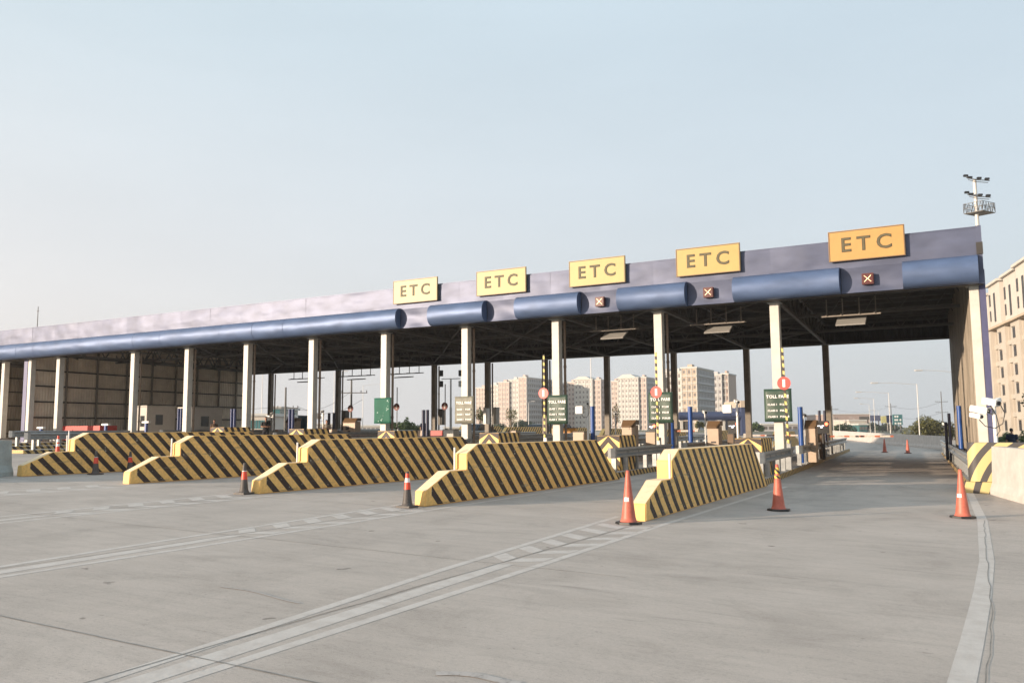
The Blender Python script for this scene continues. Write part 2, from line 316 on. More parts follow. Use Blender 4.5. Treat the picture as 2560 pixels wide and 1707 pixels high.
g = MB(); xs = [-110, -62, 14, 40]
for i in range(3):
    g.add([(xs[i], -25, gz(xs[i])), (xs[i+1], -25, gz(xs[i+1])), (xs[i+1], 150, gz(xs[i+1])), (xs[i], 150, gz(xs[i]))], [(0, 1, 2, 3)])
struct(g.build('toll_plaza_pavement', M['pave'], fix=False))
def sheet(mb, pts, h=.002):
    mb.add([(x, y, gz(x)+h) for x, y in pts], [tuple(range(len(pts)))])
def strip(mb, pl, wd, h=.002):
    """ribbon of width wd along polyline"""
    pl = [Vector(p) for p in pl]
    for a, b in zip(pl[:-1], pl[1:]):
        d = (b-a).normalized(); q = Vector((-d.y, d.x))*wd/2
        sheet(mb, [a-q, b-q, b+q, a+q], h)
jo = MB()
for k, Y in enumerate([-4.9, -.27, 4.34, 8.95, 13.55, 18.15, 22.8]):
    x = -60.
    while x < 12:
        x2 = x+random.uniform(3, 9)
        if random.random() < .82:
            pl = [(x+(x2-x)*t/6, Y+random.uniform(-.008, .008)) for t in range(7)]
            strip(jo, pl, random.uniform(.008, .015), .0034)
        x = x2
for i in range(11):
    X = -5.12-4.5*i
    pl = [(X+random.uniform(-.02, .02), y) for y in [v*.6-3 for v in range(30)]]
    strip(jo, pl, .014, .0042)
    if i: 
        pl = [(X+2.2+random.uniform(-.01, .01), y) for y in [v*2.-6 for v in range(14)]]
pl = [(.06+random.uniform(-.014, .014)-.05*max(0, 9-y)*.6, y) for y in [v*.35-2 for v in range(58)]]
strip(jo, [(p[0]-.02, p[1]) for p in pl], .009, .0042)
struct(jo.build('pavement_joint', M['joint'], fix=False))
ln = MB()
for i in range(10):
    c = -5.24-4.5*i
    strip(ln, [(c+.62, -10), (c+.60, 8), (c+.52, 14), (c+.56, 24.3)], .11)
    strip(ln, [(c+.22, -10), (c+.18, 3.6), (c-.22, 8.2), (c-.58, 14.6)], .11)
    strip(ln, [(c+.42, -10), (c+.40, 3.6), (c+.2, 9.0)], .20)
    y = 9.4
    while y < 13.8:      # hatching of the gore
        xl = c-.22-.36*(y-8.2)/6.4+.07
        xm = c+.1
        sheet(ln, [(xl, y), (xm, y-.28), (xm, y+.05), (xl, y+.33)])
        sheet(ln, [(xm+.06, y-.28), (c+.50, y+.0), (c+.50, y+.33), (xm+.06, y+.05)])
        y += .75
strip(ln, [(-.9, 3.4), (-.35, 5.2), (-.18, 6.5), (-.12, 7.84), (-.03, 10.15), (.035, 12.6), (.02, 17.9), (-.22, 25.2)], .17)
struct(ln.build('lane_marking', M['line'], fix=False))
# rubber skid marks
M['bluedark'] = mat('dark_blue_paint', (.015, .035, .13), .3, var=.12)
M['rubber'] = mat('tyre_rubber_mark', (.33, .30, .28), .8, var=.1, vs=14, col2=(.45, .41, .38), v2=.30)
sk = MB()
for (x0, y0, x1, y1, wdt) in [(-3.3, 4.9, -2.7, 5.05, .09), (-6.8, 6.2, -5.6, 6.1, .03)]:
    pl = [(x0+(x1-x0)*t/8+random.uniform(-.01, .01), y0+(y1-y0)*t/8+.05*math.sin(t*.6)) for t in range(9)]
    strip(sk, pl, wdt, .005)
struct(sk.build('tyre_mark', M['rubber'], fix=False))
# ------------------------------------------------------------------ traffic islands
def ix(i, Y): return -5.24-4.5*i-.06*(max(Y, 24.4)-24.4)        # right edge of island i
IW = 1.6
def island(i, y0=24.25, y1=60):
    b = MB(); ys = [y0+(y1-y0)*k/12 for k in range(13)]
    pr = []
    for Y in ys:
        xr = ix(i, Y); xl = xr-IW
        pr.append((xl, xr, Y, gz(xr)))
    r0 = len(b.v)
    vs = []
    for xl, xr, Y, z in pr: vs += [(xr, Y, z-.05), (xr-.02, Y, z+.17), (xl+.02, Y, z+.17), (xl, Y, z-.05)]
    top = []; side = []
    for k in range(12):
        o = 4*k
        side += [(o, o+4, o+5, o+1), (o+3, o+2, o+6, o+7)]; top.append((o+1, o+5, o+6, o+2))
    b.m = 0; b.add(vs, top); b.m = 1; b.add(vs, side+[(0, 1, 2, 3), (48, 51, 50, 49)])
    return struct(b.build('traffic_island', [M['island'], M['kerb']]))
for i in range(10): island(i, 24.25 if i != 7 else 22.2)
# right-hand kerb of the last lane and verge behind it
b = MB(); vs = []
for k in range(13):
    Y = 25.4+35*k/12; x = -.25-.052*(Y-27); z = gz(0)
    vs += [(x, Y, z-.05), (x+.02, Y, z+.16), (x+1.6, Y, z+.16), (x+1.62, Y, z-.05)]
b.m = 0; b.add(vs, [(4*k+1, 4*k+5, 4*k+6, 4*k+2) for k in range(12)]); b.m = 1
b.add(vs, [f for k in range(12) for f in ((4*k, 4*k+4, 4*k+5, 4*k+1), (4*k+3, 4*k+2, 4*k+6, 4*k+7))]+[(0, 1, 2, 3), (48, 51, 50, 49)])
struct(b.build('traffic_island', [M['island'], M['kerb']]))
# ------------------------------------------------------------------ striped crash barriers (long, stepped nose)
PROF = [(0, 0), (0.02, .30), (.85, .66), (1.5, .66), (1.5, 1.0), (1.95, 1.2), (8.35, 1.2), (10.1, 0)]
def barrier_mesh():
    b = MB(); b.m = 0
    # slightly narrower at the nose
    n = len(PROF); W = .32
    vs = []
    for side in (-1, 1):
        for y, z in PROF: vs.append((side*W/2*(1.0 if y > .2 else .82), y, z-.0))
    b.m = 1; b.add(vs[:n], [tuple(range(n))[::-1]]); b.add(vs[n:], [tuple(range(n))])
    for i in range(n):
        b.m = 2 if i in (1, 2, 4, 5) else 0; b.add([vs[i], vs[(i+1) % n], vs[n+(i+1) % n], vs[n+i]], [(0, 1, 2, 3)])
    return b
lab = ['long yellow and black striped crash barrier nearest the camera, beside the tall orange cone',
       'striped crash barrier behind the cone with a white band, second from the right',
       'striped crash barrier third from the right, a thin post at its step',
       'striped crash barrier fourth from the right, its nose beside two small dark cones',
       'striped crash barrier farthest left, its nose next to the grey concrete block']
NOSE = [(-5.24, 14.1), (-9.76, 13.92), (-14.36, 14.02), (-18.98, 14.14), (-23.44, 14.08)]
root = thing('crash_barrier', lab[0], 'crash barrier', (0, 0, 0), 0, 'striped crash barriers in a row')
barrier_mesh().build('barrier_body', [M['yellow'], M['stripe'], M['sunlit_top']], root, bevel=.015)
post = MB(); post.tube([(0, 0, .66), (0, 0, 1.13)], .022, 8); pp = post.build('marker_post', M['whitep'], root, loc=(-.12, 1.44, 0))
bars = [root]
for k in range(1, 5):
    c = copy_tree(root); c['label'] = lab[k]; bars.append(c)
for k, (c, (x, y)) in enumerate(zip(bars, NOSE)):
    c.children[1].location.x = .12 if k == 0 else -.12
    c.location = (x, y, gz(x)); c.rotation_euler.z = -(-.008, .012, .018, .012, .008)[k]
# mirrored barriers on the exit side of the islands
for i in range(1, 8):
    c = copy_tree(root); x = ix(i, 60)-IW/2
    c['label'] = 'far striped barrier beyond the canopy at the exit end of island %s from the right' % ['second', 'third', 'fourth', 'fifth', 'sixth', 'seventh', 'eighth'][i-1]
    c['group'] = 'striped crash barriers on the far side of the canopy'
    c.location = (x-.1, 72.5, gz(x)); c.rotation_euler.z = math.pi
    c.location.y = 71.5
# ------------------------------------------------------------------ chevron crash cushions
def chevron_block(label, x0, x1, y0, y1, h):
    zc = gz(x0); t = thing('crash_cushion', label, 'crash cushion', ((x0+x1)/2, y0, zc), 0, 'chevron painted crash cushions')
    hw = (x1-x0)/2
    MB().box(-hw, hw, 0, y1-y0, 0, h).build('block', [M['stripe2']], t, bevel=.02)
    f = MB(); e = -.012
    f.add([(-hw+.01, e, .15), (hw-.01, e, .15), (hw-.01, e, h-.01), (-hw+.01, e, h-.01)], [(0, 1, 2, 3)])
    f.add([(-hw+.01, 0, .15), (hw-.01, 0, .15), (hw-.01, 0, h-.01), (-hw+.01, 0, h-.01)], [(3, 2, 1, 0)])
    f.add([(-hw+.01, e, .15), (hw-.01, e, .15), (hw-.01, 0, .15), (-hw+.01, 0, .15)], [(3, 2, 1, 0)])
    f.build('face_panel', M['yellow'], t)
    g = MB(); e = -.016
    for k in range(-1, 4):                       # black inverted-V chevrons
        a = h-.42*k-.02; w_ = .16
        for s in (-1, 1):
            P = [(0, a), (s*(hw-.01), a-hw*1.05), (s*(hw-.01), a-hw*1.05-w_*1.3), (0, a-w_*1.3)]
            P = [(x, min(max(z, .15), h-.01)) for x, z in P]
            if P[0][1] <= .16 or max(p[1] for p in P)-min(p[1] for p in P) < .02: continue
            g.add([(x, e, z) for x, z in P], [(0, 1, 2, 3) if s < 0 else (3, 2, 1, 0)])
    g.build('chevron', M['blackpaint'], t, fix=False)
    return t
M['blackpaint'] = mat('black_paint', BLK, .6, var=.1)
M['stripe2'] = stripes('block_stripes', YEL, BLK, .34, 1, .55)
CL = ['first', 'second', 'third', 'fourth', 'fifth']
for i in range(6):
    x1 = ix(i, 26)-.26
    chevron_block(['yellow chevron block behind the far end of the nearest striped barrier', 'yellow chevron block behind the second striped barrier from the right',
                   'yellow chevron block behind the third striped barrier from the right', 'yellow chevron block behind the fourth striped barrier from the right',
                   'yellow chevron block behind the farthest left striped barrier', 'yellow chevron block on the island left of the farthest left striped barrier'][i], x1-.80, x1, 25.6, 27.1, 1.28)
# ------------------------------------------------------------------ guard rails
def wbeam(path, name_parent, label, h=.60, group='guard rails along the islands', side=1):
    p0 = path[0]; t = thing('guard_rail', label, 'guard rail', (p0[0], p0[1], p0[2]), 0, group)
    O = Vector(p0)
    prof = [(.02, -.155), (.075, -.13), (.075, -.085), (.0, -.03), (.0, .03), (.075, .085), (.075, .13), (.02, .155)]
    vs = []; k = len(path)
    for i, p in enumerate(path):
        a = Vector(path[max(0, i-1)]); c = Vector(path[min(k-1, i+1)]); d = (c-a); d.z = 0; d.normalize(); nrm = Vector((d.y, -d.x, 0))*side
        for o, z in prof: vs.append(Vector(p)-O+nrm*(o+.1)+Vector((0, 0, h+z)))
        
    n = len(prof); b = MB(); fs = [(i*n+j, (i+1)*n+j, (i+1)*n+j+1, i*n+j+1) for i in range(k-1) for j in range(n-1)]
    b.add(vs, fs)
    o = b.build('rail', M['galv'], t, fix=False); md = o.modifiers.new('s', 'SOLIDIFY'); md.thickness = .012
    # rounded end terminal
    d = (Vector(path[1])-Vector(path[0])).normalized(); nrm = Vector((d.y, -d.x, 0))*side
    e = MB(); pts = [nrm*.17, nrm*.16-d*.12, nrm*.05-d*.2, -nrm*.06-d*.14, -nrm*.08]
    vv = []
    for q in pts: vv += [q+Vector((0, 0, h-.16)), q+Vector((0, 0, h+.16))]
    e.add(vv, [(2*i, 2*i+2, 2*i+3, 2*i+1) for i in range(4)])
    o = e.build('end_terminal', M['galv'], t, fix=False); md = o.modifiers.new('s', 'SOLIDIFY'); md.thickness = .012
    # posts
    dist = 0; nxt = .25; ms = None
    for i in range(k-1):
        a = Vector(path[i]); c = Vector(path[i+1]); L_ = (c-a).length
        while nxt <= dist+L_:
            q = a+(c-a)*((nxt-dist)/L_)-O
            if ms is None:
                pm = MB(); pm.box(-.075, .075, -.05, .05, 0, h+.12); pm.box(-.02+.05*side, .1*side+.02*side, -.04, .04, h-.12, h+.12)
                ms = pm.build('post', M['galv'], t, bevel=0); ms.location = q
            else:
                c2 = ms.copy(); C.objects.link(c2); c2.parent = t; c2.location = q
            nxt += 1.15
        dist += L_
    return t
names = ['nearest striped barrier', 'second striped barrier from the right', 'third striped barrier from the right', 'fourth striped barrier from the right', 'farthest left striped barrier']
for i in range(9):
    for seg, (ya, yb) in enumerate([(24.45, 31.2), (33.6, 44.), (44.6, 58)]):
        if i == 7 and seg == 0: ya = 22.5
        path = [(ix(i, Y)-.19, Y, gz(ix(i, Y))+.17) for Y in [ya+(yb-ya)*q/6 for q in range(7)]]
        where = names[i] if i < 5 else '%s island from the right' % ['sixth', 'seventh', 'eighth', 'ninth'][i-5]
        what = ['grey steel guard rail starting behind the %s', 'middle guard rail length behind the %s', 'rear guard rail length behind the %s'][seg] % where
        wbeam(path, '', what)
path = [(-.25-.054*(Y-27)+.20, Y, gz(0)+.16) for Y in [26.6+33*q/9 for q in range(10)]]
wbeam(path, '', 'long grey steel guard rail along the right kerb of the open lane', side=-1)
# ------------------------------------------------------------------ canopy
XR0 = .08; YF = 31.0
def fx(i): return -6.28-4.5*i            # front column centres
def bx(i): return -7.29-4.5*i            # rear column centres
can = thing('toll_canopy', 'long blue-grey steel toll canopy on white columns spanning all the lanes', 'toll canopy', (0, 0, 0))
XL_, XR_ = -64.0, .50
SHAD = .085
# parapet with seams, each sheet a slightly different tilt so reflections break
b = MB(); x = XR_; k = 0
while x > XL_:
    x2 = max(XL_, x-2.24); t0 = random.uniform(-.012, .012); t1 = random.uniform(-.012, .012)
    nx = 6; nz = 3; vs = []
    for iz in range(nz+1):
        for ixx in range(nx+1):
            u = ixx/nx; v = iz/nz
            vs.append((x+(x2-x)*u, YF+(-.025*math.sin(math.pi*u)*math.sin(math.pi*v))*random.uniform(.2, 1)+t0*v+t1*u*v*.5, 7.14+.97*v))
    b.smooth = True
    b.add(vs, [(r*(nx+1)+c, r*(nx+1)+c+1, (r+1)*(nx+1)+c+1, (r+1)*(nx+1)+c) for r in range(nz) for c in range(nx)]); b.smooth = False
    x = x2; k += 1
b.build('parapet', M['clad'], can, fix=False)
MB().box(XL_, XR_, YF+.03, YF+.4, 8.12, 8.16).box(XL_, XR_, YF+.36, YF+.4, 6.9, 8.11).build('parapet_coping', M['clad'], can)
# half round tubes and flat gap panels
segs = [(-1.85, XR_-.12), (-7.55, -3.85), (-12.1, -9.35), (-16.7, -13.8), (-21.1, -18.25), (-22.85-9, -22.85), (-41, -22.85-9.02), (-52, -41.02), (XL_, -52.02)]
def tube_prof(n=14):
    return [(YF-.44*math.sin(math.pi*j/n)**.8, 6.72-.47*math.cos(math.pi*j/n)) for j in range(n+1)]
for a, c in segs:
    P = tube_prof(); nx = max(3, int((c-a)/.55)); vs = []
    for i in range(nx+1):
        xx = a+(c-a)*i/nx; dd = .018*math.sin(xx*2.1)+.012*math.sin(xx*5.3+1)
        for j, (y, z) in enumerate(P): vs.append((xx, y+dd*math.sin(math.pi*j/14), z+.4*dd*math.sin(math.pi*j/14)))
    n = len(P); b = MB(); b.smooth = True
    b.add(vs, [(i*n+j, i*n+j+1, (i+1)*n+j+1, (i+1)*n+j) for i in range(nx) for j in range(n-1)]); b.smooth = False
    b.add([vs[j] for j in range(n)], [tuple(range(n))]); b.add([vs[nx*n+j] for j in range(n)], [tuple(range(n))[::-1]])
    t = b.build('round_fascia', M['tube'], can, fix=False)
    s_ = MB(); q = c-2.3
    while q > a+.6:
        pv = [(q+e, YF-(YF-y)*1.012, 6.72+(z-6.72)*1.012) for e in (-.012, .012) for y, z in P]
        s_ = MB(); s_.add(pv, [(j, j+1, n+j+1, n+j) for j in range(n-1)]); s_.build('seam', M['tube'], t); q -= 2.3
for a, c in [(-3.83, -1.87), (-9.33, -7.57), (-13.78, -12.12), (-18.23, -16.72), (-22.83, -21.12)]:
    b = MB(); vs = []
    for i in range(9):
        for j in range(7):
            u, v = i/8, j/6
            vs.append((a+(c-a)*u, YF+.02-.06*abs(2*v-1)**2+.012*math.sin(u*7+v*5+a), 6.26+.88*v))
    b.smooth = True; b.add(vs, [(i*7+j, i*7+j+1, (i+1)*7+j+1, (i+1)*7+j) for i in range(8) for j in range(6)])
    b.build('gap_panel', M['clad'], can, fix=False)
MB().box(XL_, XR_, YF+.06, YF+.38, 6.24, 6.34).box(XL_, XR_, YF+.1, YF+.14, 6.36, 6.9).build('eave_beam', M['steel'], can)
# roof deck (trapezoid ribs), purlins, rear fascia
b = MB(); nrib = 150; vs = []
def sx(x, Y): return x-.053*(Y-31.4)
cols = []
x = XL_
while x < XR_+.05:
    for dx, z in ((0, 7.72), (.06, 7.78), (.22, 7.78), (.28, 7.72)): cols.append((x+dx, z))
    x += .44
for xx, z in cols: vs += [(sx(xx, 31.4), 31.4, z), (sx(xx, 51.2), 51.2, z)]
b.add(vs, [(2*i, 2*i+2, 2*i+3, 2*i+1) for i in range(len(cols)-1)])
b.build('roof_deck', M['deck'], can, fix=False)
MB().add([(sx(XL_, 31.4), 31.4, 7.86), (XR_, 31.4, 7.86), (sx(XR_, 51.2), 51.2, 7.86), (sx(XL_, 51.2), 51.2, 7.86)], [(0, 1, 2, 3)]).build('roof_sheeting', M['clad'], can, fix=False)
b = MB()
for Y in [32.4+1.55*q for q in range(12)]: b.box(sx(XL_, Y), sx(XR_, Y)-.1, Y-.035, Y+.035, 7.5, 7.70)
b.build('purlin', M['steel2'], can)
b = MB(); vs = []; x = XL_; cols = []
while x < XR_:
    for dx, y in ((0, 0), (.05, .05), (.2, .05), (.25, 0)): cols.append((x+dx, y))
    x += .40
for xx, y in cols: vs += [(sx(xx, 51), 51+y, 6.36), (sx(xx, 51), 51+y, 7.9)]
b.add(vs, [(2*i, 2*i+2, 2*i+3, 2*i+1) for i in range(len(cols)-1)])
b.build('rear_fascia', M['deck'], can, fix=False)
b = MB(); b.box(sx(XL_, 50.8), sx(XR_, 50.8), 50.75, 50.93, 6.34, 6.46); b.box(sx(XL_, 50.8), sx(XR_, 50.8), 50.7, 50.85, 7.45, 7.6); b.build('rear_beam', M['steel2'], can)
# trusses running back from every front column
def truss(x0, x1):
    b = MB(); A = Vector((x0, 31.8, 6.42)); B = Vector((x1, 50.6, 6.42)); up = Vector((0, 0, 1.05))
    b.bar(A, B, .14, .12); b.bar(A+up, B+up, .14, .12); n = 12
    for k in range(n):
        p = A+(B-A)*(k/n); q = A+(B-A)*((k+.5)/n); r = A+(B-A)*((k+1)/n)
        b.bar(p, q+up, .06); b.bar(q+up, r, .06)
    return b.build('truss', M['steel2'], can)
xsf = [fx(i) for i in range(9)]+[-49.24, -55.0, -60.5]; xsb = [bx(i) for i in range(9)]+[-50.4, -56, -61.5]
for a, c in zip(xsf, xsb): truss(a, c)
b = MB()                                          # long truss across and wind bracing
for Y in (38, 44.5):
    A = Vector((sx(XL_, Y), Y, 6.46)); B = Vector((sx(XR_, Y), Y, 6.46)); b.bar(A, B, .12); b.bar(A+Vector((0, 0, 1)), B+Vector((0, 0, 1)), .12)
    n = 48
    for k in range(n):
        p = A+(B-A)*(k/n); q = A+(B-A)*((k+.5)/n); r = A+(B-A)*((k+1)/n); u = Vector((0, 0, 1)); b.bar(p, q+u, .05); b.bar(q+u, r, .05)
b.build('cross_truss', M['steel2'], can)
b = MB()
for i in range(len(xsf)-1):
    for Y0, Y1 in ((31.8, 38), (38, 44.5), (44.5, 50.6)):
        a0, a1 = sx(xsf[i], Y0), sx(xsf[i], Y1); c0, c1 = sx(xsf[i+1], Y0), sx(xsf[i+1], Y1)
        b.bar((a0, Y0, 6.5), (c1, Y1, 6.5), .07); b.bar((c0, Y0, 6.58), (a1, Y1, 6.58), .07)
b.build('wind_bracing', M['steel2'], can)
# columns: box shaft + base plate + brown downpipe
def column(x, y, zb, zt, m, pipe=True, wd=.33):
    b = MB(); b.box(-wd/2, wd/2, -wd/2, wd/2, zb+.03, zt); o = b.build('column', m, can, bevel=.012, loc=(x, y, 0))
    MB().box(-.28, .28, -.28, .28, zb, zb+.028).build('base_plate', M['galv'], o)
    MB().box(-.24, .24, -.24, .24, zt-.03, zt+.0).build('cap_plate', M['galv'], o, loc=(0, 0, .032))
    if pipe:
        p = MB(); p.tube([(0, 0, zb+.1), (0, 0, zt-.05)], .055, 10); 
        for q in (2.2, 4.2): p.tube([(0, 0, q), (0, 0, q+.08)], .068, 10)
        p.build('downpipe', M['pipe'], o, loc=(wd/2+.09, .22, 0))
    return o
for i, x in enumerate(xsf):
    if x < -52.5 and x > -53.5: continue
    column(x, 31.78, gz(x)+.17, 6.21, M['white'], pipe=(0 < i < 9))
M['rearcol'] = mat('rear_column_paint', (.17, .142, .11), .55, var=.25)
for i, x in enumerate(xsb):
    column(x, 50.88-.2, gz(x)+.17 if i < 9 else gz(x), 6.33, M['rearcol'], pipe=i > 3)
# end walls
def sheetwall(name, xa, ya, xb_, yb, z0, z1, m, parent, face=1, rib=.2, dep=.035):
    a = Vector((xa, ya)); d = Vector((xb_, yb))-a; L_ = d.length; d.normalize(); nrm = Vector((d.y, -d.x))*face
    cols = []; s = 0
    while s < L_:
        for ds, o in ((0, 0), (.03, dep), (.10, dep), (.13, 0)): cols.append((min(L_, s+ds), o))
        s += rib
    vs = []
    for s, o in cols:
        p = a+d*s+nrm*o; vs += [(p.x, p.y, z0), (p.x, p.y, z1)]
    b = MB(); b.add(vs, [(2*i, 2*i+2, 2*i+3, 2*i+1) for i in range(len(cols)-1)])
    o = b.build(name, m, parent, fix=False); md = o.modifiers.new('s', 'SOLIDIFY'); md.thickness = .004
    return o
zr = gz(0)+.16
wl = sheetwall('end_wall', .12, 31.95, -.93, 50.9, zr, 7.8, M['wallright'], can, -1)
sheetwall('end_wall_cladding', .40, 31.75, -.72, 51.0, zr, 8.1, M['bluetrim'], can, 1)
b = MB()
for z in (1.2, 2.4, 3.6, 4.8, 6.): b.bar((.24, 31.9, z), (-.8, 50.9, z), .1, .08)
b.build('girt', M['steel2'], wl)
column(.22, 31.72, zr, 6.27, M['white'], pipe=False, wd=.29)
b = MB(); b.box(.375, .56, 31.55, 31.85, zr, 6.8); b.build('corner_trim', M['bluetrim'], can)
MB().box(.38, .53, 30.95, 31.45, 6.25, 8.16).build('gable_return', M['clad'], can)
MB().box(.36, .55, 30.90, 30.945, 7.2, 7.6).build('gable_bracket', M['steel'], can)
# left end wall with posts and girts
wl = sheetwall('end_wall', -52.25, 31.9, -53.42, 50.9, gz(-53), 7.75, M['wallin'], can, 1)
b = MB()
for z in [1.6+1.0*q for q in range(6)]: b.bar((-52.12, 31.9, z), (-53.28, 50.9, z), .07, .09)
b.build('girt', M['steel'], wl)
for Y in (34.2, 36.5, 38.9, 41.1, 43.3, 45.4, 47.7, 49.6):
    x = -52.25-.0616*(Y-31.9)+.14
    MB().box(-.06, .06, -.05, .05, gz(-52), 7.4).build('wall_post', M['postbrown'], wl, loc=(x, Y, 0))
column(-52.05, 31.72, gz(-52), 6.22, M['white'], pipe=False, wd=.32)
MB().box(-52.62, -52.25, 31.55, 31.8, gz(-52), 6.3).build('corner_trim', M['bluetrim'], can)
sheetwall('rear_wall', -53.45, 50.95, -63.1, 50.95, gz(-58), 7.75, M['wallin'], can, 1)
wl = sheetwall('end_wall', -61.2, 31.9, -62.4, 50.9, gz(-60), 7.75, M['wallright'], can, 1)
b = MB()
for z in [1.6+1.0*q for q in range(6)]: b.bar((-61.07, 31.9, z), (-62.27, 50.9, z), .07, .09)
b.build('girt', M['steel'], wl)
b = MB()
for z in (2, 3.1, 4.2, 5.3, 6.4): b.bar((-53.6, 50.85, z), (-65, 50.85, z), .08, .1)
b.build('girt', M['steel'], can)
# ------------------------------------------------------------------ writing
def text_mesh(body, size, extrude=.004, offset=0., spacing=1.05, align='CENTER'):
    cu = bpy.data.curves.new('t', 'FONT'); cu.body = body; cu.size = size; cu.extrude = extrude; cu.offset = offset
    cu.space_character = spacing; cu.align_x = align; cu.align_y = 'CENTER'; cu.resolution_u = 3
    o = bpy.data.objects.new('t', cu); C.objects.link(o)
    bpy.context.view_layer.update(); dg = bpy.context.evaluated_depsgraph_get()
    me = bpy.data.meshes.new_from_object(o.evaluated_get(dg)); bpy.data.objects.remove(o); bpy.data.curves.remove(cu)
    me.transform(Matrix.Rotation(math.pi/2, 4, 'X')); me.materials.clear()
    return me
def text(name, body, size, m, parent, loc, sx_=1., **k):
    me = text_mesh(body, size, **k); me.transform(Matrix.Diagonal((sx_, 1, 1, 1))); me.materials.append(m)
    o = bpy.data.objects.new(name, me); C.objects.link(o); o.parent = parent; o.location = loc
    return o
# ETC signs; their yellows differ, the sun's reflection put into the colour
SG = [(-21.49, (.33, .265, .085), 'palest yellow ETC sign, leftmost on the canopy edge'), (-17.10, (.345, .27, .08), 'pale yellow ETC sign second from the left, above no lane signal'),
      (-12.75, (.38, .30, .10), 'yellow ETC sign in the middle, above the leftmost red cross signal'), (-8.32, (.40, .28, .085), 'yellow ETC sign above the middle red cross signal'),
      (-2.89, (.42, .245, .075), 'orange-yellow ETC sign nearest the camera, above the rightmost red cross')]
for k, (x, col, lb) in enumerate(SG):
    t = thing('lane_sign', lb, 'lane sign', (x*1.021, 30.86, 7.39), 0, 'ETC signs on the canopy')
    MB().box(-1.225, 1.225, -.03, .03, 0, 1.07).build('sign_panel', mat('sign_yellow_%d' % k, col, .45, var=.06, vs=2), t, bevel=.004)
    f = MB(); e = -.036
    for a, c, d, g_ in ((-1.215, 1.215, -.006, .022), (-1.215, 1.215, 1.028, 1.056), (-1.215, -1.187, .0221, 1.0279), (1.187, 1.215, .0221, 1.0279)): f.box(a, c, e-.004, .02, d, g_)
    f.build('border', M['hood'], t)
    text('letter', 'E T C', .70, M['signdark'] if 'signdark' in M else M.setdefault('signdark', mat('letter_outline', (.045, .038, .015), .6, var=.1)), t, (0, -.038, .53), 1.04, offset=.014, spacing=.96)
    text('letter_face', 'E T C', .70, M['signin'] if 'signin' in M else M.setdefault('signin', mat('letter_fill', (.085, .07, .032), .6, var=.1)), t, (0, -.044, .53), 1.04, offset=-.005, spacing=.96)
    b = MB()
    for xx in (-.8, .8): b.box(xx-.03, xx+.03, .031, .13, .25, .31); b.box(xx-.03, xx+.03, .031, .13, .6, .66)
    b.build('bracket', M['steel'], t)
M['signalred'] = mat('signal_housing', (.09, .014, .012), .5)
# red cross lane signals
for x, lb in ((-12.9, 'leftmost red cross lane signal under the middle yellow sign'), (-8.5, 'red cross lane signal in the middle, above the second lane'), (-2.95, 'brightest red cross lane signal, above the open lane nearest the camera')):
    t = thing('lane_signal', lb, 'lane signal', (x, 30.86, 6.69), 0, 'red cross lane signals')
    MB().box(-.19, .19, -.07, .10, -.19, .19).build('housing', M['signalred'], t, bevel=.01)
    MB().box(-.165, .165, -.08, -.072, -.165, .165).build('display_panel', M['leddim'], t)
    b = MB(); b.bar((-.11, -.088, -.11), (.11, -.088, .11), .045, .01); b.bar((-.11, -.0885, .11), (.11, -.0885, -.11), .045, .01)
    b.build('cross', M['ledx'], t)
# hanging antenna frames
M['panelgrey'] = mat('panel_grey', (.30, .29, .27), .5, var=.06); M['railbrown'] = mat('rail_brown_grey', (.20, .17, .14), .5, var=.2)
def antenna(label, x, y, z, wd, panel, tilt):
    t = thing('lane_antenna', label, 'antenna', (x, y, z), 0, 'antenna frames hanging in the lanes')
    b = MB(); h = wd/2
    b.bar((-h, -.25, 0), (h, -.25, 0), .05); b.bar((-h*.8, .25, .05), (h*.95, .25, .05), .05)
    for q in (-h*.8, -h*.3, h*.3, h*.8): b.bar((q, -.35, .03), (q, .35, .06), .035)
    b.build('rail', panel[1], t)
    for q in (-h*.82, -h*.28, h*.28, h*.82):
        MB().bar((q, 0, .05), (q, 0, 6.46-z), .035).build('hanger', panel[1], t)
    MB().box(-.52, .52, -.36, .36, -.03, .03).build('antenna_panel', panel[0], t, bevel=.01, loc=(0, -.05, -.20)).rotation_euler = (tilt+(.15 if tilt > .2 else 0), 0, 0)
    return t
pal = (M['panelgrey'], M['railbrown']); drk = (M['black'], M['steel'])
antenna('pale flat antenna frame hanging over the open lane nearest the camera', -3.85, 33.5, 5.78, 2.1, pal, .35)
antenna('pale flat antenna frame hanging over the second lane from the right', -8.85, 33.5, 5.80, 2.2, pal, .35)
antenna('pale flat antenna frame hanging over the third lane from the right', -13.35, 33.5, 5.82, 2.1, pal, .35)
antenna('dark antenna frame silhouetted against the sky, right of the green tarp column', -32.1, 44, 5.24, 2.8, drk, .1)
antenna('dark antenna frame silhouetted left of the green tarp column', -36., 44, 5.24, 2.8, drk, .1)
antenna('leftmost dark antenna frame, partly behind a white column', -40.4, 44, 5.22, 2.9, drk, .1)
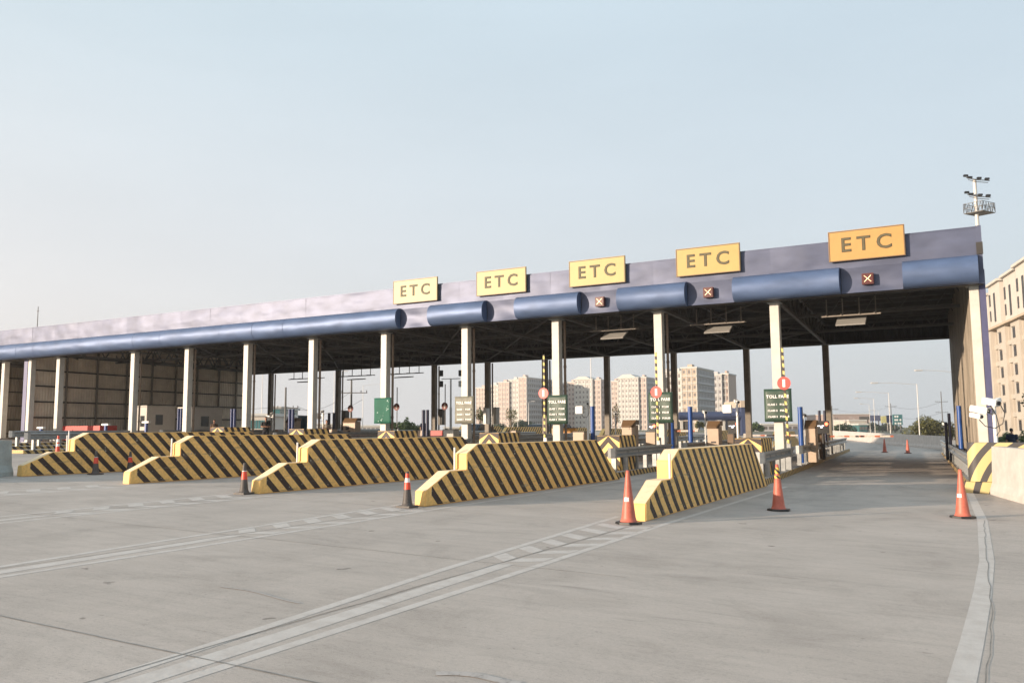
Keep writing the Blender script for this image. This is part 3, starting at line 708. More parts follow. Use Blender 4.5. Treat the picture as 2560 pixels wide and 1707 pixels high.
# fare signs on the columns
def fare(label, x, m, z=1.84, h=1.19, wd=.98, txt=True, tm=None):
    t = thing('fare_sign', label, 'fare sign', (x, 31.44, z), 0, 'fare signs strapped to the columns' if txt else None)
    b = MB(); vs = []
    for i in range(9):
        for j in range(9):
            u, v = i/8, j/8; vs.append((-wd/2+wd*u, .014*math.sin(u*9+v*3+x)*math.sin(3.14*v)-.01, h*v))
    b.smooth = True; b.add(vs, [(i*9+j, (i+1)*9+j, (i+1)*9+j+1, i*9+j+1) for i in range(8) for j in range(8)])
    o = b.build('panel', m, t, fix=False); md = o.modifiers.new('s', 'SOLIDIFY'); md.thickness = .012
    MB().box(-wd/2, wd/2, .025, .05, h-.04, h).box(-wd/2, wd/2, .025, .05, 0, .04).build('frame', M['galv'], t)
    if txt:
        w_ = tm or M['whitep']
        text('heading', 'TOLL FARE', .155, w_, t, (0, -.045, h*.76), 1.0, offset=.006)
        for k, s in enumerate(('CLASS 1   P12.00', 'CLASS 2   P35.00', 'CLASS 3   P154.00')): text('line', s, .095, w_, t, (-.36, -.045, h*(.52-.185*k)), .98, offset=.004, align='LEFT')
    return t
fare('dark green TOLL FARE sign on the column nearest the camera', -6.24, M['sgreen'])
fare('dark green TOLL FARE sign on the second column, half behind a red disc', -10.68, M['sgreen'])
fare('dark green TOLL FARE sign on the third column, beside the leftmost red disc', -15.13, M['sgreen'], wd=.92)
fare('faded grey TOLL FARE sign on a white column left of the flats', -19.68, M['sgrey'], z=1.90)
t = fare('blank bright green tarpaulin sign with worn patches on a white column', -24.17, M['sgreen2'], z=1.95, txt=False)
b = MB()
for q in range(16):
    px_, pz = random.choice([(random.uniform(.25, .42), random.uniform(.6, 1.1)), (random.uniform(-.4, .1), random.uniform(.1, .55))])
    a = random.uniform(.01, .05); an = random.uniform(0, 3)
    b.add([(px_+a*math.cos(an+j*1.57)*(1 if j % 2 else 1.8), -.042, pz+a*math.sin(an+j*1.57)) for j in range(4)], [(3, 2, 1, 0)])
b.build('worn_patch', mat('worn_vinyl', (.35, .5, .45), .6, var=.1), t, fix=False)
tag(t, t['label'], 'tarpaulin sign')
# raised barrier arms with red discs
M['arm'] = stripes('arm_stripes', (.60, .52, .16), BLK, .26, 0, 1, .35, wear=.2)
def arm_up(label, x, y, top, dx, m, disc, zb, dsc_z, w_=.07, grp='raised barrier arms'):
    t = thing('barrier_arm', label, 'barrier arm', (x, y, zb), 0, grp)
    b = MB(); b.bar((0, 0, .9), (dx, 0, top-zb), w_, .035); b.build('arm', m, t)
    MB().box(-.07, .07, -.02, .14, 0, 1.0).build('motor_post', M['galv'], t, bevel=.01, loc=(.0, .05, 0))
    f = (dsc_z-zb)/(top-zb); cx = dx*f
    d = MB(); n = 24; r = disc
    d.add([(r*math.cos(a), -.012, r*math.sin(a)) for a in [6.283*k/n for k in range(n)]]+[(r*math.cos(a), .012, r*math.sin(a)) for a in [6.283*k/n for k in range(n)]],
          [tuple(range(n)), tuple(range(2*n-1, n-1, -1))]+[(k, (k+1) % n, n+(k+1) % n, n+k) for k in range(n)])
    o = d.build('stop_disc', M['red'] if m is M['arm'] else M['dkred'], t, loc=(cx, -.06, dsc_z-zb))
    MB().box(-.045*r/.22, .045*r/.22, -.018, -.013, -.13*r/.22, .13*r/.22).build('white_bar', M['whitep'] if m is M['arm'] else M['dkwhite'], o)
    return t
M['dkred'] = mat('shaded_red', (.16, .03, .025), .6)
arm_up('raised yellow and black barrier arm with red disc on the column nearest the camera', -5.66, 30.0, 4.42, -.08, M['arm'], .225, gz(-5.6)+.17, 3.15)
arm_up('raised striped barrier arm with red disc in front of the second column', -10.33, 30.0, 4.45, 0, M['arm'], .215, gz(-10.3)+.17, 2.97)
arm_up('raised striped barrier arm with red disc left of the third column', -15.02, 30.0, 4.6, 0, M['arm'], .215, gz(-15)+.17, 3.05)
for px_, pt, pd, lb in ((1113, 960, 1015, 'thin dark raised arm with small dark red disc beside the portable lights'), (993, 968, 1017, 'thin dark raised arm with dark red disc right of the green tarpaulin'), (878, 985, 1021, 'thin dark raised arm with dark red disc right of a beige kiosk')):
    p = at(px_, pt, 47); q = at(px_, pd, 47)
    arm_up(lb, p.x, 47, p.z, 0, M['steel'], .25, gz(p.x)+.17, q.z, .05, 'dark raised barrier arms at the exit side')
# lowered red/white arms
M['rw'] = stripes('red_white_arm', (.62, .55, .5), (.45, .12, .05), .75, 0, 0, 1, duty=.35)
def arm_down(label, x0, x1, y, z):
    t = thing('barrier_arm', label, 'barrier arm', (x0, y, gz(x0)+.17), 0, 'lowered red and white barrier arms')
    zz = z-gz(x0)-.17
    MB().box(0, x1-x0, -.02, .02, zz-.045, zz+.045).build('arm', M['rw'], t)
    MB().box(-.2, .1, -.14, .14, 0, zz+.12).build('motor_cabinet', M['dkwhite'], t, bevel=.02, loc=(-.1, .2, 0))
arm_down('lowered red and white boom across the open lane beyond the canopy', -6.9, -3.75, 48, 1.15)
for k, (a, c, lb) in enumerate(((610, 705, 'lowered red and white boom left of the dark-shirted man'), (470, 515, 'lowered white boom right of the teal cabinet'), (528, 566, 'lowered white boom in front of the seated attendant'), (1690, 1745, 'lowered red and white boom beyond the second column'))):
    p = at(a, 1077, 43); q = at(c, 1077, 43)
    arm_down(lb, p.x, q.x, 43, p.z)
p = at(1995, 1088, 52); q = at(1870, 1087, 52); arm_down('lowered red and white boom seen between the nearest column and the machines', q.x, p.x, 52, p.z)
# ------------------------------------------------------------------ equipment on the islands
def posts(label, x, y, n=1, m=None, h=2.35, r=.085, grp='tall blue bollard posts'):
    z = gz(x)+.17
    t = thing('bollard', label, 'bollard', (x, y, z), 0, grp)
    for k in range(n):
        b = MB(); b.tube([(0, 0, 0), (0, 0, h)], r, 14); b.build('tube', m or M['bluepost'], t, loc=(-.24*k, .0, 0))
    b = MB(); b.box(-.2-.24*(n-1), .2, -.16, .16, 0, .03); b.build('base_plate', M['galv'], t)
ordn = ['nearest', 'second', 'third', 'fourth', 'fifth', 'sixth', 'seventh', 'eighth', 'ninth', 'tenth']
for i in (0, 1, 2, 4, 6, 7, 8, 9):
    x = ix(i, 35)-.22
    posts('tall bright blue bollard on the %s island from the right' % ordn[i] if i < 3 else 'pair of dark blue bollards on the %s island from the right' % ordn[i], x, 35, 1 if i < 3 else 2, M['bluepost'] if i < 3 else M['navy'] if i == 4 else M['bluedark'], 2.25 if i < 3 else 2.05, .1 if i < 3 else .085)
p = at(1679, 1056, 33); posts('shorter blue bollard behind the second column sign', p.x, 33, 1, M['bluepost'], p.z-gz(p.x)-.17+.1, .1)
x = at(2397, 1018, 37).x; posts('tall bright blue bollard against the right end wall', x, 37, 1, M['bluepost'], 2.35, .085)
for px_, py_, lb in ((2372, 1033, 'slim navy bollard left of the blue one by the end wall'), (2364, 1055, 'short slim navy bollard farthest along the right kerb')):
    p = at(px_, py_, 44); posts(lb, p.x, 44, 1, M['navy'], p.z-gz(p.x)-.17, .065)
for px_, lb in ((2048, 'slim dark post behind the black display, left of the pair'), (2061, 'slim dark post behind the black display, right of the pair')):
    p = at(px_, 1026, 46); posts(lb, p.x, 46, 1, M['navy'], p.z-gz(p.x)-.17, .07)
for px_, lb in ((823, 'slim navy post left of the rear column'), (835, 'slim navy post touching the rear column')):
    p = at(px_, 1032, 47); posts(lb, p.x, 47, 1, M['navy'], p.z-gz(p.x)-.17, .1)
# ticket machines
def kiosk(label, x, y, top, wd, win=False, grp='beige ticket machines'):
    z0 = gz(x)+.17; h = top-z0
    t = thing('ticket_machine', label, 'ticket machine', (x, y, z0), 0, grp)
    b = MB(); b.prism([(-.3, 0), (-.3, h*.80), (-.1, h*.86), (.3, h*.86), (.3, 0)], -wd/2, wd/2); b.build('cabinet', M['beige'], t, bevel=.012)
    b = MB(); b.prism([(-.33, h*.80), (-.30, h*.84), (-.08, h), (.33, h), (.33, h*.87), (-.1, h*.87)], -wd/2-.03, wd/2+.03); b.build('hood', M['hood'], t)
    if win: MB().box(-wd*.28, wd*.0, -.312, -.302, h*.5, h*.68).build('screen', M['black'], t)
    MB().box(-.1, .12, -.315, -.302, h*.42, h*.46).build('slot', M['black'], t)
    return t
for a, c, py_, Y, lb, wn in ((2015, 2040, 1050, 37, 'beige ticket machine with brown hood beside the black display, nearest lane', 0), (1772, 1800, 1052, 37, 'beige ticket machine with brown hood between the first two columns', 0), (1560, 1590, 1050, 37, 'beige ticket machine with brown hood left of the second column', 0),
                          (865, 895, 1045, 45, 'beige kiosk with dark window beside the rear column pair', 1), (722, 745, 1045, 45, 'small beige kiosk left of the blue cabinet', 1), (1385, 1400, 1060, 50, 'narrow beige kiosk half hidden by the third column', 0)):
    p = at(a, py_, Y); q = at(c, py_, Y); kiosk(lb, (p.x+q.x)/2, Y, p.z, q.x-p.x, wn)
# low beige boxes
def boxy(name, label, cat, px0, px1, pt, pb, Y, m, dep=.5, grp=None, bev=.015, lid=None):
    p = at(px0, pt, Y); q = at(px1, pt, Y); zb = gz(p.x)+(.17 if pb is None else 0)
    if pb: zb = max(zb, at(px0, pb, Y).z)
    t = thing(name, label, cat, ((p.x+q.x)/2, Y, zb), 0, grp); wd = (q.x-p.x)/2; h = p.z-zb
    MB().box(-wd, wd, 0, dep, 0, h).build('cabinet', m, t, bevel=bev)
    MB().box(-wd-.02, wd+.02, -.02, dep+.02, h, h+.03).build('lid', lid or M['steel2'], t)
    MB().box(-wd*.9, wd*.9, -.012, -.001, h*.08, h*.92).build('door', m, t)
    return t
boxy('equipment_box', 'low beige equipment box left of the orange block, third lane', 'equipment box', 1432, 1460, 1080, None, 34, M['beige'])
boxy('equipment_box', 'orange plastic block in front of the far striped barriers', 'equipment box', 1408, 1437, 1070, None, 56, mat('orange_plastic', (.62, .27, .04), .5), grp=None)
boxy('equipment_box', 'pale box with grey frame beside the faded fare sign column', 'equipment box', 1108, 1134, 1074, None, 34, M['dkwhite'])
boxy('equipment_box', 'low brown box behind the fourth striped barrier', 'equipment box', 1035, 1060, 1076, None, 36, M['beige'])
boxy('equipment_box', 'red cabinet left of the pale box', 'equipment box', 1076, 1106, 1076, None, 38, M['redpaint'])
boxy('equipment_box', 'low beige box right of the green tarpaulin column gap', 'equipment box', 800, 830, 1073, None, 40, M['beige'])
boxy('equipment_box', 'tiny beige box right of the chevron block', 'equipment box', 1268, 1290, 1077, None, 40, M['beige'])
boxy('equipment_box', 'low beige box left of the second column base', 'equipment box', 1614, 1638, 1080, None, 40, M['beige'])
boxy('equipment_box', 'brown box under the black display in the second lane', 'equipment box', 1818, 1838, 1085, None, 40, M['hood'])
boxy('equipment_box', 'brown box under the black display in the nearest lane', 'equipment box', 2043, 2058, 1085, None, 41, M['hood'])
boxy('blue_cabinet', 'tall blue cabinet right of the small beige kiosk', 'cabinet', 745, 765, 1040, None, 46, M['tealpaint'])
boxy('teal_cabinet', 'teal cabinet in front of the left end wall', 'cabinet', 474, 500, 1047, None, 42, M['tealpaint'])
boxy('junction_box', 'dark metal box hung on the rear column right of the green tarpaulin', 'junction box', 1094, 1105, 1023, 1062, 49.5, M['steel2'])
boxy('junction_box', 'grey metal box hung on the rear column left of the flats', 'junction box', 1230, 1240, 1019, 1060, 49.5, M['dkwhite'])
boxy('junction_box', 'white box hung on the rear column above the second beige kiosk', 'junction box', 1208, 1215, 1020, 1060, 49.5, M['whitep'])
boxy('junction_box', 'dark metal box hung on the rear column beside the beige kiosk', 'junction box', 853, 863, 1027, 1075, 49.5, M['steel2'])
for k, (cx, lb) in enumerate(((1979, 'white lightbox bracket behind the nearest fare sign'), (1664, 'white box behind the second fare sign top'), (1401, 'white box behind the third fare sign top'))):
    p = at(cx, 965 if k == 0 else 955, 32.3)
    t = thing('junction_box', lb, 'junction box', (p.x-.28 if k == 0 else p.x, 32.2, p.z-.25)); MB().box(-.08, .08, -.1, .1, 0, .42).build('cabinet', M['whitep'], t, bevel=.01); MB().box(-.05, .05, -.105, -.1, .1, .3).build('door', M['dkwhite'], t)
# black displays with red light
def display(label, px0, px1, pt, pb, Y):
    p = at(px0, pt, Y); q = at(px1, pb, Y); zb = gz(p.x)+.17
    t = thing('lane_display', label, 'display', ((p.x+q.x)/2, Y, zb), 0, 'black lane displays with red lamps'); wd = (q.x-p.x)/2
    MB().box(-wd, wd, -.08, .08, q.z-zb, p.z-zb).build('screen_housing', M['black'], t, bevel=.01)
    MB().tube([(0, 0, 0), (0, 0, q.z-zb)], .06, 8).build('pole', M['steel'], t)
    zc = (p.z+q.z)/2-zb
    b = MB(); b.box(-wd*.8, -wd*.3, -.092, -.085, zc+.04, zc+.07); b.box(-wd*.15, wd*.25, -.092, -.085, zc+.04, zc+.075); b.box(-wd*.35, wd*.0, -.092, -.085, zc-.03, zc+.02); b.build('lit_text', M['ledwhite'], t)
    b = MB(); n = 12; r = .075; b.add([(wd*.66+r*math.cos(6.283*k/n), -.095, p.z-zb-.14+r*math.sin(6.283*k/n)) for k in range(n)], [tuple(range(n))]); b.build('red_lamp', M['led'], t, fix=False)
display('black lane display with glowing red lamp beside the nearest lane', 2041, 2073, 1052, 1083, 40)
display('black lane display with red lamp in the second lane, behind a white pole', 1820, 1850, 1052, 1083, 40)
display('dark lane display seen under the second fare sign', 1623, 1640, 1058, 1080, 42)
# camera poles
def cam_pole(label, px_, pt, Y, r=.045, both=False, box=True, grp='camera poles on the islands', pm=None, big=1.):
    p = at(px_, pt, Y); zb = gz(p.x)+.17
    t = thing('camera_pole', label, 'camera pole', (p.x, Y, zb), 0, grp); h = p.z-zb
    MB().tube([(0, 0, 0), (0, 0, h)], r, 10).build('pole', pm or M['whitep'], t)
    MB().box(-.14, .14, -.14, .14, 0, .03).build('base_plate', M['galv'], t)
    c = MB(); c.box(-.07*big, .07*big, -.26*big, .16*big, -.06*big, .06*big); o = c.build('camera', M['whitep'], t, bevel=.012, loc=(0, -.05, h+.05)); o.rotation_euler = (.15, 0, .5)
    l_ = MB(); l_.tube([(0, -.262*big, 0), (0, -.30*big, 0)], .045*big, 10); l_.build('lens', M['black'], o)
    if box:
        MB().box(-.17, .17, -.08, .08, -.16, .16).build('control_box', M['whitep'], t, bevel=.015, loc=(-.38, 0, h-.24))
        MB().bar((-.25, 0, h-.2), (0, 0, h-.2), .03).build('bracket', M['galv'], t)
    cb = MB(); cb.tube([(-.3*(1 if box else .2), -.02, h-.38), (-.2, -.03, h-.55), (-.02, -.04, h-.56), (.07, -.03, h-.4), (.10, -.02, h-.1), (.02, -.02, h+.0)], .012, 6); cb.build('cable', M['black'], t)
cam_pole('white camera pole with control box in front of the second lane display', 1842, 1006, 33)
cam_pole('white camera pole with control box beside the tall blue bollard of the third lane', 1469, 1010, 33)
cam_pole('thin camera pole with small lamp between the bollard and beige machine, second lane', 1762, 1032, 36, .03, box=False)
cam_pole('thin camera pole left of the beige machine in the third lane', 1538, 1035, 36, .03, box=False)
cam_pole('white camera pole beside the beige machine of the nearest lane', 2008, 1040, 36, .03, box=False)
cam_pole('camera pole with cameras behind the man in black', 682, 1035, 40, .045)
cam_pole('camera pole with cameras above the pale-shirted attendant', 808, 1030, 40, .045)
cam_pole('small camera on a thin post beyond the right guard rail', 2362, 1062, 50, .03, box=False)
# big white cameras on the pole at the right corner
p = at(2484, 1012, 28.5); zb = gz(p.x)
t = thing('camera_pole', 'stout white pole with a cluster of large white cameras at the canopy right corner', 'camera pole', (p.x, 28.5, zb)); h = p.z-zb
MB().tube([(0, 0, 0), (0, 0, h)], .055, 12).build('pole', M['whitep'], t)
for (dx, dz, sz, rz) in ((-.10, .10, 1.25, .8), (-.42, -.12, 1.2, 1.2), (-.50, -.30, .9, .9), (.10, .12, .9, -.3)):
    c = MB(); c.box(-.08*sz, .08*sz, -.24*sz, .16*sz, -.075*sz, .075*sz); o = c.build('camera', M['whitep'], t, bevel=.015, loc=(dx, -.1, h+dz)); o.rotation_euler = (.2, 0, rz)
    MB().tube([(0, -.241*sz, 0), (0, -.28*sz, 0)], .05*sz, 10).build('lens', M['black'], o)
b = MB(); b.bar((-.55, 0, h-.22), (.12, 0, h-.02), .05); b.bar((0, 0, h-.3), (-.4, 0, h-.1), .04); b.build('bracket', M['galv'], t)
b = MB(); b.tube([(-.4, -.12, h-.42), (-.25, -.14, h-.62), (0, -.12, h-.68), (.2, -.1, h-.55), (.27, -.06, h-.25), (.15, -.04, h+.05)], .014, 6); b.tube([(-.1, -.08, h), (.05, -.09, h-.3), (.12, -.08, h-.75), (.02, -.07, h-.9)], .012, 6); b.build('cable', M['black'], t)
# barrier-free terminals on left lanes: T-shaped reader posts
for px_, pt, Y, lb in ((366, 1054, 34, 'white T-shaped card reader on a blue stand in front of the white cabin'), (103, 1068, 31, 'white T-shaped card reader above the left guard rail'), (265, 1060, 33, 'white card reader beside the red machine')):
    p = at(px_, pt, Y); zb = gz(p.x)+.17; t = thing('card_reader', lb, 'card reader', (p.x, Y, zb), 0, 'T-shaped card readers'); h = p.z-zb
    MB().box(-.07, .07, -.07, .07, 0, h-.08).build('stand', M['bluepost'], t, bevel=.01); MB().box(-.32, .32, -.1, .1, h-.08, h+.03).build('reader_head', M['whitep'], t, bevel=.02)
# ------------------------------------------------------------------ traffic cones
def cone(label, x, y, h, kind, tilt=0, rz=0):
    big = kind in ('orange', 'tape', 'far')
    t = thing('traffic_cone', label, 'traffic cone', (x, y, gz(x)+.004), rz, 'tall orange traffic cones' if big else 'small banded traffic cones')
    R0 = .135 if big else .105; hw = .215 if big else .18; R1 = .03
    b = MB(); 
    n = 8 if big else 4
    pr = [(hw*(1.08 if n == 8 else 1.3)*math.cos(6.283*(k+.5)/n), hw*(1.08 if n == 8 else 1.3)*math.sin(6.283*(k+.5)/n)) for k in range(n)]
    vs = [(px_, py_, 0) for px_, py_ in pr]+[(px_*.97, py_*.97, .035) for px_, py_ in pr]
    b.add(vs, [tuple(range(n))[::-1], tuple(range(n, 2*n))]+[(k, (k+1) % n, n+(k+1) % n, n+k) for k in range(n)]); b.build('base', M['conedark'] if not big else M['black'], t, bevel=.006)
    def rad(z): return R0+(R1-R0)*(z/h)**.93
    def band(z0, z1, m, e=0, nm='cone_body'):
        q = MB(); q.lathe([(rad(z0+(z1-z0)*k/5)+e, z0+(z1-z0)*k/5) for k in range(6)], n=24, cap=False); return q.build(nm, m, t, fix=False)
    body = MB(); zz = [.035+(h-.035)*k/12 for k in range(13)]
    body.lathe([(rad(zz[0])+.02, .036), (rad(zz[0])+.004, .06)]+[(rad(z), z) for z in zz[1:]]+[(R1*.7, h+.004)], n=28); body.build('cone_body', M['cone'] if big else M['conedark'], t, fix=False)
    if kind == 'orange' or kind == 'far':
        st = MB(); z0, z1 = h*.42, h*.50
        vs = []
        for k in range(6):
            a = -2.1+1.05*k/5
            for z in (z0, z1): vs.append(((rad(z)+.003)*math.cos(a), (rad(z)+.003)*math.sin(a), z))
        if kind == 'orange':
            st.add(vs, [(2*k, 2*k+2, 2*k+3, 2*k+1) for k in range(5)]); st.build('sticker', mat('scuffed_sticker', (.62, .6, .6), .5, var=.5, vs=40), t, fix=False)
    if kind == 'tape':
        band(h*.70, h*.76, M['tapestr'], .004, 'tape'); band(h*.80, h*.93, M['tapestr'], .005, 'tape'); band(h*.42, h*.5, M['conewhite'], .002, 'worn_mark') if 0 else None
    if kind == 'rwr': band(h*.50, h*.70, M['conered'], .003, 'red_band'); band(h*.70, h*.82, M['conewhite'], .003, 'white_band'); band(h*.82, h*.95, M['conered'], .003, 'red_band')
    if kind == 'dr': band(h*.47, h*.72, M['conered'], .003, 'red_band'); band(h*.73, h*.75, M['conewhite'], .003, 'white_band')
    if kind == 'wr':
        band(.05, h*.30, M['conered'], .003, 'red_band'); band(h*.30, h*.55, M['conered'], .003, 'red_band'); band(h*.55, h*.66, M['conewhite'], .003, 'white_band'); band(h*.66, h*.72, M['conered'], .003, 'red_band'); band(h*.72, h*.84, M['conewhite'], .003, 'white_band'); band(h*.84, h*.98, M['conered'], .003, 'red_band')
    t.rotation_euler.x = tilt
    return t
M['tapestr'] = stripes('yellow_black_tape', (.75, .50, .08), BLK, .11, 0, 1, 1.0, wear=.1)
cone('tall orange cone with a torn sticker at the nose of the nearest striped barrier', -5.25, 13.64, .89, 'orange')
cone('tall orange cone wrapped in yellow and black tape, standing in the open lane mouth', -3.53, 17.44, .91, 'tape')
cone('tall orange cone with white sticker on the white line at the right edge', -.30, 18.2, .90, 'orange', rz=-.5)
cone('small dark cone with red, white and red bands before the second barrier nose', -9.86, 13.64, .69, 'rwr')
cone('small dark cone with one red band before the third barrier nose', -14.5, 13.83, .69, 'dr')
cone('small dark cone with a red band in the lane by the farthest left barrier', -22.63, 15.84, .68, 'dr')
cone('small red-topped cone half hidden behind the fourth barrier nose', -22.92, 17.2, .62, 'dr')
cone('left of two distant orange cones beyond the canopy in the open lane', -5.18, 59.1, .88, 'far')
cone('right of two distant orange cones beyond the canopy in the open lane', -3.81, 58.7, .86, 'far')
cone('red and white banded cone behind the farthest left barrier nose', -30.9, 20.0, .95, 'wr')
p = at(173, 1076, 20.6); t = thing('delineator_post', 'slim white and red delineator post behind the farthest left barrier', 'delineator post', (p.x, 20.6, gz(p.x)))
MB().tube([(0, 0, .03), (0, 0, p.z-gz(p.x))], .05, 10, r1=.025).build('post', M['conewhite'], t); MB().lathe([(.15, 0), (.13, .03)], n=12).build('base', M['black'], t)
# ------------------------------------------------------------------ concrete walls
def wallrun(name, label, cat, pts, h, th, m, side=1, group=None, seams=True):
    p0 = pts[0]; t = thing(name, label, cat, (p0[0], p0[1], gz(p0[0])), 0, group); O = Vector((p0[0], p0[1], gz(p0[0])))
    k = len(pts); vs = []
    for i, p in enumerate(pts):
        a = Vector(pts[max(0, i-1)]); c = Vector(pts[min(k-1, i+1)]); d = (c-a).normalized(); n_ = Vector((d.y, -d.x))*side
        z = gz(p[0])
        for o, zz in ((0, -.02), (0, .12), (.06, .3), (.10, h), (th-.10+.0, h), (th, -.02)):
            q = Vector((p[0]+n_.x*o, p[1]+n_.y*o, z+zz))-O; vs.append(q)
    n = 6; b = MB(); b.add(vs, [(i*n+j, (i+1)*n+j, (i+1)*n+(j+1) % n, i*n+(j+1) % n) for i in range(k-1) for j in range(n)]+[tuple(range(n)), tuple(range((k-1)*n, k*n))[::-1]])
    b.build('wall', m, t)
    return t
pts = [(-2.3, 70.5), (-2.72, 72.15), (-5.43, 79.4), (-8.05, 87.5), (-12.64, 104), (-18, 122), (-27, 140)]
wallrun('parapet_wall', 'long pale curved concrete wall beside the road beyond the canopy', 'concrete wall', [(-1.9, 66.5)]+pts, 1.0, .35, M['concpink'], 1)
t = wallrun('concrete_barrier', 'pale smooth concrete barrier in the right foreground beside the yellow striped block', 'concrete barrier', [(.24, 24.9), (.95, 21.9)], 1.22, .42, M['concpink'], -1, 'pale concrete barriers on the right')
t = wallrun('concrete_barrier', 'pale concrete barrier cut by the right edge of the photo', 'concrete barrier', [(.965, 21.84), (2.2, 17.0)], 1.20, .42, M['concpink'], -1, 'pale concrete barriers on the right')
wallrun('concrete_barrier', 'weathered grey concrete block at the left edge beside the farthest striped barrier', 'concrete barrier', [(-23.75, 14.1), (-22.6, 11.3)], 1.0, .5, M['greyc'], 1)
# striped yellow/black end block on the right
t = thing('crash_block', 'big yellow block with bold curved black stripes at the right end of the canopy', 'crash block', (-.33, 25.15, gz(0)))
M['bigstripe'] = None
def curved_stripes():
    m = bpy.data.materials.new('curved_stripes'); m.use_nodes = True; tt = m.node_tree; n = tt.nodes; l = tt.links; b = n['Principled BSDF']; b.inputs['Roughness'].default_value = .6
    c = n.new('ShaderNodeTexCoord'); mp = n.new('ShaderNodeMapping'); mp.inputs['Location'].default_value = (-2.1, 0, .35); mp.inputs['Scale'].default_value = (1, .0, 1.); l.new(c.outputs['Object'], mp.inputs[0])
    ln_ = n.new('ShaderNodeVectorMath'); ln_.operation = 'LENGTH'; l.new(mp.outputs[0], ln_.inputs[0])
    a = n.new('ShaderNodeMath'); a.operation = 'MULTIPLY'; a.inputs[1].default_value = 1/.36; l.new(ln_.outputs['Value'], a.inputs[0])
    f = n.new('ShaderNodeMath'); f.operation = 'FRACT'; l.new(a.outputs[0], f.inputs[0]); g_ = n.new('ShaderNodeMath'); g_.operation = 'LESS_THAN'; g_.inputs[1].default_value = .42; l.new(f.outputs[0], g_.inputs[0])
    mx_ = n.new('ShaderNodeMix'); mx_.data_type = 'RGBA'; l.new(g_.outputs[0], mx_.inputs[0]); mx_.inputs[6].default_value = (.52, .42, .19, 1); mx_.inputs[7].default_value = (.06, .055, .055, 1)
    l.new(mx_.outputs[2], b.inputs['Base Color']); return m
M['bigstripe'] = curved_stripes()
b = MB(); n = 10; out_ = [(1.55, 0), (1.55, .8), (0, .8)]+[(.0+.22-.22*math.cos(math.pi/2*k/n), .22-.22*math.sin(math.pi/2*k/n)) for k in range(n+1)]
k = len(out_); b.add([(x, y, .30) for x, y in out_]+[(x, y, 1.30) for x, y in out_], [tuple(range(k)), tuple(range(k, 2*k))[::-1]]+[(i, (i+1) % k, k+(i+1) % k, k+i) for i in range(k)])
b.build('block', [M['bigstripe']], t, loc=(.12, 0, 0)).location.x = .10
b = MB(); b.box(0, 1.7, -.06, .9, 0, .29); b.build('plinth', M['bigstripe'], t, bevel=.02)
# cabins and plant on the left
def cabin(label, px0, px1, pxs, pt, Y, m):
    p = at(px0, pt, Y); q = at(px1, pt, Y); zb = gz(p.x)+.0
    t = thing('toll_booth', label, 'toll booth', (p.x, Y, zb), 0, None); h = p.z-zb; wd = q.x-p.x
    MB().box(0, wd, 0, pxs, 0, h).build('wall', m, t, bevel=.02)
    MB().box(-.08, wd+.08, -.08, pxs+.08, h+.001, h+.08).build('roof', M['dkwhite'], t)
    MB().box(wd*.45, wd*.8, -.02, -.004, h*.45, h*.75).build('window', M['glass'], t)
    MB().box(wd+.003, wd+.02, pxs*.3, pxs*.55, h*.5, h*.78).build('window', M['glass'], t)
    MB().box(wd*.1, wd*.38, -.025, -.004, .05, h*.8).build('door', M['dkwhite'], t)
cabin('white toll booth with a small window on the island before the left end wall', 340, 368, 2.2, 1017, 36, M['cabin'])
cabin('grey toll booth on the island behind the teal cabinet', 449, 480, 2.4, 1021, 36, M['cabin'])
p = at(156, 1065, 33.2); q = at(180, 1065, 33.2); r_ = at(250, 1065, 33.2); zb = gz(p.x)
t = thing('generator', 'red louvred generator standing before the left end wall', 'generator', (p.x, 33.2, zb)); h = p.z-zb
MB().box(0, r_.x-p.x, 0, 1.2, .15, h).build('housing', M['redpaint'], t, bevel=.02)
for k in range(7): MB().bar((.1, -.02, .35+k*(h-.55)/7), (q.x-p.x-.1+.2, -.02, .35+k*(h-.55)/7), .03, .05).build('louvre', M['redpaint'], t)
MB().box(.1, r_.x-p.x-.1, .1, 1.1, 0, .15).build('skid', M['black'], t)
# ------------------------------------------------------------------ people
def blob_mesh(name, chains, m, parent, vox=.011, s=1.):
    """chains of (point, rx, ry, rz) ellipsoids, blended along each chain and fused into one continuous skin"""
    bm = bmesh.new(); ico = bmesh.new(); bmesh.ops.create_icosphere(ico, subdivisions=2, radius=1); iv = [v.co.copy() for v in ico.verts]; jf = [[v.index for v in f.verts] for f in ico.faces]; ico.free()
    def put(p, r):
        vs = [bm.verts.new((p[0]+v.x*r[0], p[1]+v.y*r[1], p[2]+v.z*r[2])) for v in iv]
        for f in jf: bm.faces.new([vs[i] for i in f])
    for ch in chains:
        ch = [(Vector(q[0])*s, [v*s for v in q[1:]]) for q in ch]
        if len(ch) == 1: put(ch[0][0], ch[0][1]); continue
        for (p, r), (q, r2) in zip(ch[:-1], ch[1:]):
            n = max(2, int((q-p).length/(.28*min(min(r), min(r2))))+1)
            for k in range(n+1):
                t = k/n; put(p.lerp(q, t), [a_+(b_-a_)*t for a_, b_ in zip(r, r2)])
    me = bpy.data.meshes.new(name); bm.to_mesh(me); bm.free(); o = bpy.data.objects.new(name, me); C.objects.link(o)
    md = o.modifiers.new('r', 'REMESH'); md.mode = 'VOXEL'; md.voxel_size = vox; md.use_smooth_shade = True
    ms = o.modifiers.new('s', 'SMOOTH'); ms.factor = .5; ms.iterations = 2
    bpy.context.view_layer.update(); dg = bpy.context.evaluated_depsgraph_get(); m2 = bpy.data.meshes.new_from_object(o.evaluated_get(dg))
    bpy.data.objects.remove(o); m2.materials.clear(); m2.materials.append(m)
    o = bpy.data.objects.new(name, m2); C.objects.link(o); o.parent = parent; return o
